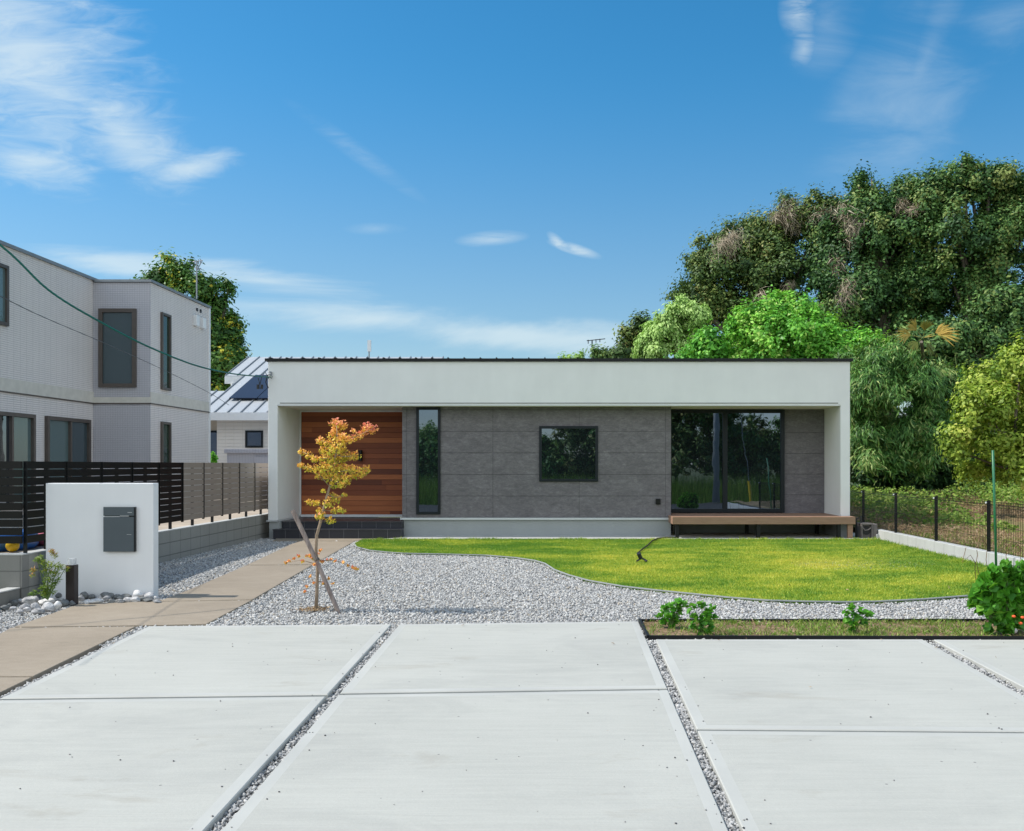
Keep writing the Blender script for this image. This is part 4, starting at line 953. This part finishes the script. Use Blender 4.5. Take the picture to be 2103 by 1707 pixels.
st = MB(); A, B = Vector(a), Vector(b); st.tube([A, A.lerp(B, .5), B-Vector((0, 0, .05))], [.026, .024, .025], 9)
so_ = st.build('support_stake', M['stake'], None, label='weathered round wooden stake leaning against the young maple', cat='stake')
MB().tube([W(646, 1140, my_-.05), W(651, 1144, my_+.02), W(655, 1149, my_-.05), W(648, 1150, my_-.10), W(645, 1144, my_-.08)], .012, 6).build('tie', M['bark'], so_)
# leaf litter round the stem
n = 260; x = rng.normal(mx_-.02, .10, n); y = rng.normal(my_-.02, .07, n)
V, Fa = leaves(np.stack([x, y, gz(y)+.004+rng.uniform(0, .012, n)], 1), rng.normal(0, .4, (n, 3))+np.array([0, 0, 1]), .028, .5)
npmesh('leaf_litter', V, Fa, M['straw'], None, rng.random(n), label='dry leaf litter round the foot of the maple', cat='leaf litter', kind='stuff')

# ------------------------------------------------------------------ small plants
def plant(name, u, v, clusters, leaf, mat, label, cat='plant', group=None, stems=5, aspect=.62, tone=.5, dens=.5, Y=None, Nup=.9, droop=.5):
    g = G(u, v) if Y is None else W(u, v, Y); t = thing(name, g, label, cat, group); Yp = g[1]
    P = []; T = []
    for q in clusters:
        r = q[2]; c = np.array(W(q[0], q[1], Yp+rng.uniform(-.6, .6)*r*Yp/F)); rr = r*Yp/F; n = max(5, int(dens*r*r*.4*(.04/leaf)**1.2*(10.0/Yp)**-1))
        e = unit(rng.normal(size=(n, 3)))*(rng.random(n)**.4)[:, None]; P.append(c+e*rr); T.append((q[3] if len(q) > 3 else tone)+.18*e[:, 2]+rng.normal(0, .15, n))
    P = np.concatenate(P); n = len(P)
    V, Fa = leaves(P, rng.normal(0, .55, (n, 3))+np.array([-.2, -.35, Nup]), leaf, aspect, unit(P-np.array(g)-np.array([0, 0, .1]))*np.array([1, 1, .3])+np.array([0, 0, -droop])+rng.normal(0, .35, (n, 3)))
    npmesh('foliage', V, Fa, M[mat], t, np.concatenate(T))
    mb = MB()
    for q in random.sample(clusters, min(stems, len(clusters))):
        c = Vector(W(q[0], q[1], Yp)); gg = Vector(g); mb.tube([gg-Vector((0, 0, .03)), gg.lerp(c, .5)+Vector((random.uniform(-.01, .01), 0, .01)), c], [.007, .005, .003], 5)
    mb.build('stem', M['shrub_stem'], t); return t
M['shrub_stem'] = simple('green_stem', (.10, .16, .04), .6)
grp = 'leafy garden plants in the bed'
plant('garden_plant', 1378, 1287, [(1363, 1250, 9), (1395, 1236, 10), (1352, 1262, 7), (1380, 1245, 10), (1405, 1240, 7), (1372, 1262, 11), (1390, 1262, 10), (1364, 1276, 8), (1385, 1276, 9), (1394, 1250, 8), (1412, 1246, 4), (1378, 1284, 6)], .062, 'shrub', 'leftmost green garden plant, bushy, at the left end of the bed', group=grp, dens=1.1)
plant('garden_plant', 1445, 1303, [(1440, 1240, 9), (1462, 1246, 8), (1424, 1246, 7), (1450, 1258, 11), (1430, 1264, 9), (1464, 1266, 8), (1444, 1275, 11), (1422, 1282, 8), (1458, 1284, 9), (1440, 1293, 9), (1456, 1297, 7), (1418, 1252, 5)], .066, 'shrub', 'second green garden plant from the left, taller, nearest the front edging', group=grp, dens=1.1)
plant('garden_plant', 1754, 1298, [(1750, 1248, 9), (1768, 1254, 7), (1740, 1258, 8), (1780, 1260, 6), (1758, 1264, 10), (1740, 1276, 8), (1772, 1274, 8), (1755, 1282, 9), (1788, 1262, 4), (1750, 1292, 7)], .058, 'shrub', 'single small green garden plant alone in the middle of the bed', group=grp, dens=1.1)
big = [(2040, 1172, 12), (2062, 1160, 9), (2094, 1165, 12), (2008, 1212, 9), (1998, 1232, 7), (2030, 1290, 8), (2050, 1180, 17), (2085, 1190, 20), (2025, 1200, 20), (2060, 1210, 26), (2100, 1215, 26), (2010, 1225, 16), (2040, 1235, 24), (2075, 1240, 26), (2110, 1250, 26), (2020, 1250, 15), (2055, 1265, 20), (2090, 1268, 22), (2065, 1285, 16), (2045, 1272, 10), (2000, 1240, 8), (2068, 1165, 10), (2110, 1175, 18), (2130, 1220, 26), (2125, 1190, 20)]
plant('large_shrub', 2068, 1300, big, .085, 'shrub', 'large broad leaved green shrub at the right end of the bed', 'shrub', dens=1.7, stems=14, Nup=.45, droop=.9, tone=.42, aspect=.72)
g = G(2085, 1303)
for (u, v) in ((2082, 1266), (2100, 1268), (2096, 1280)):
    c = W(u, v, g[1]-.12); ball('flower', c, .018, M['orange'], .7, label='small orange flower at the foot of the large shrub', cat='flower', group='orange flowers under the large shrub')
gg = G(2073, 1299); ball('white_stone', (gg[0], gg[1]-.05, gg[2]+.03), .05, M['rock'], .7, label='rounded pale stone under the large shrub', cat='stone')
# tall pale weed stalks by the shrub
wt = MB()
for pts in ([(2015, 1195), (2006, 1160), (1993, 1140), (1976, 1155), (1984, 1125)], [(2005, 1196), (2002, 1165), (2008, 1140), (2006, 1130)], [(2030, 1180), (2025, 1150), (2027, 1130)], [(2070, 1180), (2066, 1140), (2072, 1120)], [(2090, 1180), (2096, 1145), (2094, 1125)]):
    wt.tube([W(u, v, 11.2) for u, v in pts], .004, 4)
wt.build('weed_stalks', M['straw'], None, label='thin pale weed stalks rising behind the large shrub', cat='weeds', kind='stuff')
plant('nandina_plant', 98, 1226, [(106, 1132, 7, .95), (112, 1140, 7, .85), (82, 1148, 8, .4), (90, 1158, 9, .5), (104, 1160, 9, .6), (122, 1162, 8, .6), (134, 1168, 7, .7), (68, 1170, 6, .9), (76, 1150, 7, .4), (96, 1174, 10, .6), (114, 1176, 10, .5), (66, 1182, 5, .8), (98, 1190, 10, .45), (112, 1196, 9, .35), (92, 1205, 10, .4), (102, 1212, 12, .35), (90, 1220, 9, .4), (120, 1190, 6, .3), (70, 1218, 7, .15), (62, 1220, 5, .15)], .055, 'nandina', 'small feathery yellow green plant among the white rocks', stems=8, aspect=.16, dens=3.2, droop=-.2, Y=10.15)
# leafy bush at the white house's side
plant('potted_bush', 436, 955, [(436, 938, 8), (432, 944, 7), (441, 945, 7), (437, 932, 5)], .10, 'bright', 'small bright green bush at the corner of the white brick house', Y=27, dens=2.5)
# bed weeds (stuff)
n = 9000; x = rng.uniform(BED[0][0], 5.5, n); y = rng.uniform(BED[3][1]-.1, BED[0][1]+.05, n); ok = inpoly(x, y, BED)
dn = np.sin(x*5.3)+np.sin(x*2.1+2)+.8*np.sin(y*14+x*3); ok &= (dn > -.3) | (rng.random(n) < .3); x, y = x[ok], y[ok]; n = len(x)
b = np.stack([x, y, gz(y)-.01], 1); h = rng.uniform(.015, .06, n); a = rng.uniform(0, 6.28, n); dx = np.stack([np.cos(a), np.sin(a), 0*a], 1)*.006
V = np.stack([b-dx, b+dx, b+np.stack([rng.normal(0, .7, n)*h, rng.normal(0, .7, n)*h, h], 1)], 1).reshape(-1, 3)
npmesh('bed_weeds', V, np.arange(3*n).reshape(n, 3), M['weed'], None, rng.random(n), label='low green weeds growing in the narrow bed', cat='weeds', kind='stuff')
n = 2600; x = rng.uniform(BED[0][0], 5.5, n); y = rng.uniform(BED[3][1]-.1, BED[0][1], n); ok = inpoly(x, y, BED) & (np.sin(x*4+1)+np.sin(x*9) > -.5); x, y = x[ok], y[ok]; n = len(x)
V, Fa = leaves(np.stack([x, y, gz(y)+rng.uniform(-.005, .02, n)], 1), rng.normal(0, .3, (n, 3))+np.array([0, 0, 1]), .07, .07)
npmesh('bed_straw', V, Fa, M['straw'], None, rng.random(n), label='dead brown grass lying on the bed', cat='dead grass', kind='stuff')

# ------------------------------------------------------------------ bank and wood on the right
def bz_(X, Y):
    s_ = np.clip((Y-15)/11, 0, 1); s_ = s_*s_*(3-2*s_); e = np.clip((X-6.6)/3, 0, 1)
    return .10+.42*s_*e+.10*np.sin(X*1.3+Y*.7)*e*.7+.06*np.sin(Y*2.1+X)*e
sheet('bank', np.concatenate([[6.6], np.linspace(7, 16, 40), [20, 30, 60]]), np.concatenate([np.linspace(4, 30, 90), [35, 45, 60]]), bz_, M['banksoil'], kind='structure')
def cover(name, n, mat, sz, asp, label, thr, hmax, ph, cat):
    y = rng.uniform(11, 29, n*3); x = rng.uniform(6.65, 17, n*3); u = CU+F*x/y; ok = (u < 2180)
    d_ = np.sin(x*1.7+ph)+np.sin(y*1.1+x*.6+ph*2)+.6*np.sin(y*3.1+ph)+np.clip((y-20.5)/2.5, -1, 1)*.9*(sz > .075 and sz < .1)+(sz > .1)*np.clip((21-y)/3, -1, 1)*.6; ok &= d_ > thr; x, y, d_ = x[ok][:n], y[ok][:n], d_[ok][:n]; n = len(x)
    h = rng.random(n)*hmax*np.clip(d_-thr, 0, 1.3)
    V, Fa = leaves(np.stack([x, y, bz_(x, y)+h], 1), rng.normal(0, .6, (n, 3))+np.array([-.3, -.3, .8]), sz, asp)
    npmesh(name, V, Fa, mat, None, rng.normal(.5, .25, n), label=label, cat=cat, kind='stuff')
cover('ground_cover', 30000, M['weed'], .08, .6, 'leafy green ground cover on the bank behind the mesh fence', .45, .42, 0, 'ground cover')
cover('dry_grass', 20000, M['straw'], .16, .06, 'dry straw coloured grass on the bank behind the mesh fence', -.9, .16, 2.0, 'dry grass')
n = 7000; x = rng.uniform(6.65, 12, n); y = rng.uniform(11, 18, n); V, Fa = leaves(np.stack([x, y, bz_(x, y)+.06], 1), rng.normal(0, 1, (n, 3))*np.array([1, 1, .2]), .13, .08, rng.normal(0, .4, (n, 3))+np.array([0, 0, 1]))
npmesh('bank_grass', V, Fa, M['weed'], None, rng.normal(.6, .25, n), label='thin upright grass just behind the mesh fence', cat='grass', kind='stuff')

def tree(name, Y, L, n, size, mat, label, r=.2, clump=.6, base=None, dy=.8, group=None, cat='tree', **kw):
    lob = pxlobes(Y, L, dy)
    bx_ = np.mean([q[0] for q in lob]); by_ = np.mean([q[1] for q in lob])
    b = base or (bx_, by_, .3)
    t = thing(name, b, label, cat, group)
    if cat != 'bamboo': trunk('trunk', b, lob, r, t)
    foliage('crown', lob, n, size, M[mat], t, clump, **kw); return t, lob
gr = 'large trees of the wood behind the house'
t1, l1 = tree('evergreen_tree', 36, [(1455, 590, 60, 90), (1450, 530, 35, 40), (1530, 560, 90, 100), (1560, 490, 60, 50), (1640, 500, 95, 88), (1500, 660, 95, 80), (1600, 610, 110, 95), (1690, 460, 70, 60), (1420, 620, 38, 40), (1620, 690, 120, 80)], 135000, .125, 'ever2', 'broad dome shaped dark evergreen with dry vine patches above the right roof half', .35, .58, group=gr, tone=.42)
t2, l2 = tree('evergreen_tree', 34.5, [(1760, 510, 85, 95), (1790, 450, 60, 50), (1850, 500, 90, 90), (1770, 410, 26, 38), (1760, 375, 13, 22), (1790, 375, 8, 14), (1870, 425, 60, 50), (1890, 395, 38, 22), (1760, 620, 110, 100), (1870, 600, 100, 90), (1840, 660, 100, 70)], 135000, .125, 'ever', 'dark green evergreen with a thin sprout on top, left of the tallest crown', .35, .55, group=gr, tone=.45)
t3, l3 = tree('tall_tree', 33, [(1940, 420, 60, 60), (1990, 400, 60, 60), (1975, 350, 38, 28), (2030, 370, 50, 40), (2080, 430, 60, 70), (1960, 500, 85, 80), (2050, 520, 90, 90), (2120, 480, 60, 110), (1950, 600, 95, 80), (2050, 630, 100, 80), (2120, 620, 70, 80)], 135000, .12, 'ever', 'tallest tree of the wood, airy leafy crown reaching the right edge', .35, .52, group=gr, tone=.58)
t4, l4 = tree('bright_tree', 30, [(1560, 690, 62, 58), (1605, 650, 50, 50), (1655, 650, 50, 48), (1640, 705, 80, 58), (1690, 700, 45, 45), (1580, 735, 90, 40), (1700, 740, 60, 50), (1745, 725, 42, 36), (1785, 715, 34, 24)], 62000, .125, 'bright', 'bright fresh green round tree just above the middle of the roof line', .2, .38, group=gr, tone=.5)
t4b, l4b = tree('bright_tree', 30.5, [(1462, 712, 28, 26), (1440, 700, 22, 20), (1480, 735, 45, 22), (1415, 740, 30, 18)], 9000, .15, 'bright', 'low bright green crown between the pale tree and the round bright tree', .12, .38, group=gr, tone=.4)
t5, l5 = tree('pale_tree', 33, [(1395, 665, 42, 42), (1375, 700, 52, 42), (1340, 725, 40, 32), (1420, 690, 38, 50), (1400, 635, 22, 18), (1440, 650, 28, 30)], 42000, .14, 'willow', 'pale soft green tree left of the evergreen dome', .15, .28, group=gr, aspect=.45, droop=.8, tone=.7)
t6, l6 = tree('small_dark_tree', 42, [(1318, 680, 24, 24), (1300, 705, 32, 26), (1278, 730, 26, 18)], 9000, .18, 'ever2', 'small dark brownish tree at the left end of the wood', .15, .5, group=gr, tone=.4)
tree('distant_tree', 55, [(1232, 732, 16, 10), (1252, 730, 12, 12)], 2600, .2, 'ever', 'tiny far tree top under the television aerial', .12, .45, tone=.5)
tree('distant_tree', 60, [(1163, 739, 10, 6), (1190, 738, 10, 5)], 1200, .2, 'willow', 'lowest far tree top barely above the roof line', .1, .4)
# dry vines hanging in the crowns
def vines(parent, Y, L):
    P, N, tn, e = crown_points(pxlobes(Y, L, .5), 3400, .55, .55, .5)
    V, Fa = leaves(P, N, .5, .034, e*.5+rng.normal(0, .6, e.shape)+np.array([.1, 0, -.9]))
    npmesh('dry_vines', V, Fa, M['dry'], parent, .55+rng.normal(0, .25, len(P)))
vines(t1, 34.9, [(1505, 495, 22, 26), (1490, 530, 22, 18), (1625, 445, 34, 14), (1680, 425, 38, 14), (1700, 450, 26, 16), (1610, 590, 34, 7), (1560, 620, 40, 10), (1520, 600, 26, 8), (1660, 560, 22, 10)])
vines(t2, 33.3, [(1745, 450, 22, 20), (1845, 425, 20, 10), (1895, 430, 34, 9), (1720, 545, 32, 12), (1750, 575, 26, 9), (1760, 475, 18, 8), (1740, 610, 24, 9), (1830, 560, 26, 8)])
# lower wood
tree('dark_thicket_tree', 31, [(1760, 760, 60, 60), (1900, 720, 90, 50), (1990, 700, 90, 50), (2080, 680, 70, 60), (2060, 640, 70, 40), (2100, 760, 60, 60), (1950, 780, 80, 60)], 60000, .14, 'ever', 'glossy dark evergreen filling the gap right of the palm', .08, .42, group=gr, tone=.45)
t7, l7 = tree('bamboo_clump', 26.5, [(1775, 745, 42, 40), (1768, 830, 28, 70), (1840, 755, 45, 36), (1870, 800, 60, 40), (1810, 815, 50, 40), (1900, 850, 50, 36), (1850, 880, 70, 30), (1935, 775, 40, 26), (1785, 900, 36, 50), (1870, 725, 34, 26), (1835, 905, 70, 36), (1905, 800, 40, 46), (1955, 820, 30, 40), (1905, 895, 46, 36), (1800, 945, 44, 26), (1870, 940, 40, 24)], 100000, .18, 'bamboo', 'feathery bamboo clump leaning beside the right end of the white house', .08, .42, cat='bamboo', aspect=.17, droop=.55, tone=.5, group=gr, spread=.3)
# bamboo culms
mb = MB()
for i in range(16):
    x = random.uniform(8.4, 14.5); y = random.uniform(28.6, 30); mb.tube([(x, y, 0), (x+random.uniform(-.3, .3), y, 2.5), (x+random.uniform(-.8, .8), y, 5)], [.035, .03, .015], 5)
mb.build('bamboo_culms', M['shrub_stem'], t7)
t9, l9 = tree('yellow_green_tree', 20.5, [(2050, 790, 65, 50), (2100, 760, 55, 60), (2020, 850, 60, 50), (2080, 860, 65, 60), (1985, 905, 42, 34), (1965, 935, 26, 18), (2040, 930, 65, 48), (2110, 920, 60, 60), (2020, 965, 45, 25), (2130, 830, 50, 80), (2090, 985, 40, 30)], 60000, .095, 'yellowgreen', 'yellow green spreading tree at the right edge above the mesh fence', .12, .30, cdens=.75, inner=.12, base=(12.2, 20.8, .4), tone=.5)
# palm
pc = W(1895, 694, 25.9); pb = W(1903, 790, 27.6)
pt = thing('fan_palm', (pb[0], pb[1], .4), 'fan palm with yellowing fronds poking out of the bamboo', 'palm')
MB().tube([(pb[0], pb[1], .3), pb, (pc[0], pc[1]+.1, pc[2]-.1)], [.10, .09, .05], 8).build('trunk', M['bark'], pt)
for (ang, sz, tn, rl) in ((12, 1.0, .85, .40), (28, .85, .8, .36), (88, .75, .35, .22), (128, .85, .45, .30), (168, .95, .6, .42), (225, .6, .1, .2), (300, .65, .1, .2)):
    dr = Vector((math.cos(R(ang)), random.uniform(-.5, .1), math.sin(R(ang))*.75)).normalized(); c0 = Vector(pc); c = c0+dr*rl
    side = dr.cross(Vector((random.uniform(-.4, .4), -1, .5))).normalized(); L_ = .62*sz; V = []
    nn = dr.cross(side).normalized()
    for i in range(18):
        th = R(-42+84*i/17+random.uniform(-3, 3)); d_ = (dr*math.cos(th)+side*math.sin(th)+nn*random.uniform(-.12, .12)).normalized()
        n_ = d_.cross(nn).normalized()*.021; q = L_*(1-.25*abs(th))*random.uniform(.9, 1.08)
        V += [c, c+d_*q*.5+n_, c+d_*q+Vector((0, 0, -.10*sz)), c+d_*q*.5-n_]
    V += [c0, c0+side*.012+dr*rl*.5, c, c0-side*.012+dr*rl*.5]
    npmesh('frond', np.array([tuple(v) for v in V]), np.arange(len(V)).reshape(-1, 4), M['palm'], pt, tn+rng.normal(0, .12, len(V)//4))
# dark undergrowth so that the wood is closed behind (uncountable)
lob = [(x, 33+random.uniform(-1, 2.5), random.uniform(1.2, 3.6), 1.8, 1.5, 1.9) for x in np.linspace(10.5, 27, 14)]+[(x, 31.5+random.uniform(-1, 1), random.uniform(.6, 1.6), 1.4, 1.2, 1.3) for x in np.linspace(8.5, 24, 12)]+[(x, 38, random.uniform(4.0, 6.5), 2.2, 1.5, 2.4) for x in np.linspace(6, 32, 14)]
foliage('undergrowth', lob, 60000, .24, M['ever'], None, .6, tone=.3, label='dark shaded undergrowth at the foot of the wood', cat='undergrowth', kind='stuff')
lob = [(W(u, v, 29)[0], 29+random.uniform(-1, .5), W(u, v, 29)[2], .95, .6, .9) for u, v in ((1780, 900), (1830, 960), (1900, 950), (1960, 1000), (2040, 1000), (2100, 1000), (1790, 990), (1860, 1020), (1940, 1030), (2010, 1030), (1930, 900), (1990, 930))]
foliage('shaded_shrubs', [(W(u, v, 27.6)[0], 27.6+random.uniform(-.4, .4), W(u, v, 27.6)[2], .62, .5, .7) for u, v in ((1775, 905), (1775, 960), (1820, 930), (1820, 985), (1870, 945), (1870, 1000), (1920, 930), (1920, 985), (1965, 945), (1965, 1000), (2010, 1005), (2060, 1010), (1780, 1010), (2095, 1000))], 30000, .13, M['ever'], None, .32, aspect=.4, tone=.10, spread=.12, label='dark shaded shrubs low beneath the bamboo behind the mesh fence', cat='shrubs', kind='stuff')  # low tone puts the shade beneath the bamboo into the leaf colour
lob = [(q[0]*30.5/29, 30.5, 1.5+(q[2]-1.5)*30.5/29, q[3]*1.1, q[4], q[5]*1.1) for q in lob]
foliage('understory', lob, 34000, .15, M['ever'], None, .35, aspect=.4, tone=.12, droop=.6, label='shaded bamboo leaves low in the wood behind the fence', cat='understory', kind='stuff')  # leaf tone lowered to carry the shade deep in the wood
# ginkgo behind the left neighbour
tree('ginkgo_tree', 46, [(350, 570, 42, 38), (400, 600, 45, 45), (330, 590, 28, 30), (440, 640, 32, 40), (462, 600, 14, 18), (470, 590, 7, 12), (450, 690, 42, 40), (480, 655, 14, 14), (420, 680, 55, 60), (455, 740, 46, 40), (430, 800, 60, 50), (475, 770, 25, 40), (370, 680, 50, 60)], 60000, .19, 'ginkgo', 'tall dark green tree rising between the tiled house and the white brick house', .4, .6, base=(-18, 46, .2), tone=.5)

# ------------------------------------------------------------------ across the road, behind the camera (mirrored in the panes)
def back_tree(x, y, h, wd, label, mat='ever2', n=14000):
    lob = [(x+random.uniform(-.4, .4)*wd, y+random.uniform(-.4, .4)*wd, h*q, wd*random.uniform(.55, .8), wd*.6, h*.28) for q in (.25, .45, .6, .78)]
    t = thing('roadside_tree', (x, y, -.3), label, 'tree', 'roadside trees across the road'); trunk('trunk', (x, y, -.3), lob, .12, t); foliage('crown', lob, n, .2, M[mat], t, .45, tone=.55, droop=.4)
for i, (x, y, h, wd, m_) in enumerate([(-11, -15, 4.4, 2.6, 'ever2'), (-8.2, -15, 3.7, 2.6, 'weedish'), (-5, -16, 4.2, 2.5, 'ever2'), (-1.6, -15, 2.9, 2.4, 'weedish'), (1.4, -14, 4.9, 2.3, 'ever2'), (4.0, -14, 5.8, 2.6, 'weedish'), (6.6, -13, 6.6, 2.8, 'ever2'), (9.0, -13, 6.4, 2.2, 'weedish'), (11.4, -14, 3.9, 1.9, 'ever2'), (13.4, -14, 4.6, 1.6, 'weedish'), (16.2, -14, 6.4, 2.4, 'ever2')]):
    back_tree(x, y, h, wd, ['roadside tree mirrored at the left in the narrow window', 'paler roadside tree mirrored in the narrow window', 'roadside tree across the road between the windows', 'low roadside tree mirrored left in the square window', 'dark roadside tree mirrored in the middle of the square window', 'roadside tree mirrored right in the square window', 'tall dark roadside tree mirrored at the left of the sliding door', 'tall paler roadside tree mirrored behind the utility pole', 'lower roadside tree under the sky mirrored in the right door pane', 'paler roadside tree at the right of the right door pane', 'rightmost roadside tree across the road'][i], 'ever2' if m_ == 'ever2' else 'bamboo')
foliage('roadside_hedge', [(x, -17.5+random.uniform(-.5, .5), random.uniform(.8, 2.0)+(1.0 if 3 < x < 10 else 0), 1.6, 1.0, 1.7) for x in np.linspace(-14, 20, 24)], 40000, .2, M['ever2'], None, .5, tone=.4, label='scrub across the road seen mirrored in the windows', cat='scrub', kind='stuff')
n = 26000; x = rng.uniform(-12, 14, n); y = rng.uniform(-12.5, -8.3, n); h = rng.uniform(.7, 1.7, n)*np.clip((-8.1-y)/1.5, .3, 1); b = np.stack([x, y, gz(y)-.3], 1); a = rng.uniform(0, 6.28, n); dx = np.stack([np.cos(a), np.sin(a), 0*a], 1)*.016
V = np.stack([b-dx, b+dx, b+np.stack([rng.normal(0, .2, n)*h, rng.normal(0, .2, n)*h, h+.2], 1)], 1).reshape(-1, 3)
npmesh('tall_grass', V, np.arange(3*n).reshape(n, 3), M['weed'], None, rng.normal(.5, .2, n), label='tall green grass across the road mirrored in the windows', cat='grass', kind='stuff')
up = thing('utility_pole', (7.75, -6, -.4), 'concrete utility pole mirrored in the left pane of the sliding door', 'utility pole')
MB().tube([(7.75, -6, -.4), (7.75, -6, 11)], [.19, .12], 14).build('pole', M['wallconc'], up, smooth=True)
MB().box(6.9, 8.6, -6.05, -5.95, 9.8, 9.9).build('crossarm', M['greymetal'], up)
gw = thing('guy_wire', (8.0, 1.6, -.4), 'guy wire with a yellow guard mirrored in the right pane of the sliding door', 'guy wire')
MB().tube([(7.98, 1.6, -.5), (7.0, 1.2, 8.5)], .012, 6).build('wire', M['greymetal'], gw)
MB().tube([(7.93, 1.58, -.05), (7.82, 1.54, .85)], .055, 10).build('guard', M['yellow'], gw)
print('objects', len(bpy.data.objects))

# ------------------------------------------------------------------ stray pebbles and dry leaves kicked over the paving
n = 150; x = rng.uniform(-5.5, 6, n); y = rng.uniform(4.3, 9.6, n)
ok = np.zeros(n, bool)
for P_ in SL: ok |= inpoly(x, y, P_)
x, y = x[ok], y[ok]
for q in range(3):                                              # denser near the stone filled joints
    pass
jx = []; jy = []
for (f_, v0, v1) in ((xA, 1290, 1800), (xA2, 1290, 1800), (xB, 1290, 1800), (xB2, 1330, 1800)):
    for _ in range(16):
        v = random.uniform(v0, v1); g_ = G(f_(v), v); sgn = -1 if f_ in (xA, xB) else 1; jx.append(g_[0]+sgn*abs(random.gauss(0, .10))); jy.append(g_[1])
x = np.concatenate([x, jx]); y = np.concatenate([y, jy]); n = len(x)
o_ = np.array([[1, 0, 0], [-1, 0, 0], [0, 1, 0], [0, -1, 0], [0, 0, 1], [0, 0, -1]], float); f_ = np.array([[0, 2, 4], [2, 1, 4], [1, 3, 4], [3, 0, 4], [2, 0, 5], [1, 2, 5], [3, 1, 5], [0, 3, 5]])
s_ = rng.uniform(.003, .0075, n); V = o_[None]*(s_[:, None, None]*rng.uniform(.7, 1.3, (n, 6, 3)))*np.array([1, 1, .7])+np.stack([x, y, gz(y)+s_*.5], 1)[:, None]
npmesh('stray_pebbles', V.reshape(-1, 3), (f_[None]+(np.arange(n)*6)[:, None, None]).reshape(-1, 3), M['straypebble'], None, np.repeat(rng.random(n), 8), label='stray pebbles and grit lying on the concrete slabs', cat='pebbles', kind='stuff')
n = 22; x = rng.uniform(-4, 5.5, n); y = rng.uniform(4.8, 13, n)
V, Fa = leaves(np.stack([x, y, gz(y)+.016], 1), rng.normal(0, .35, (n, 3))+np.array([0, 0, 1]), .032, .4)
npmesh('fallen_leaves', V, Fa, M['straw'], None, rng.random(n), label='a few fallen dry leaves on the gravel and slabs', cat='leaves', kind='stuff')
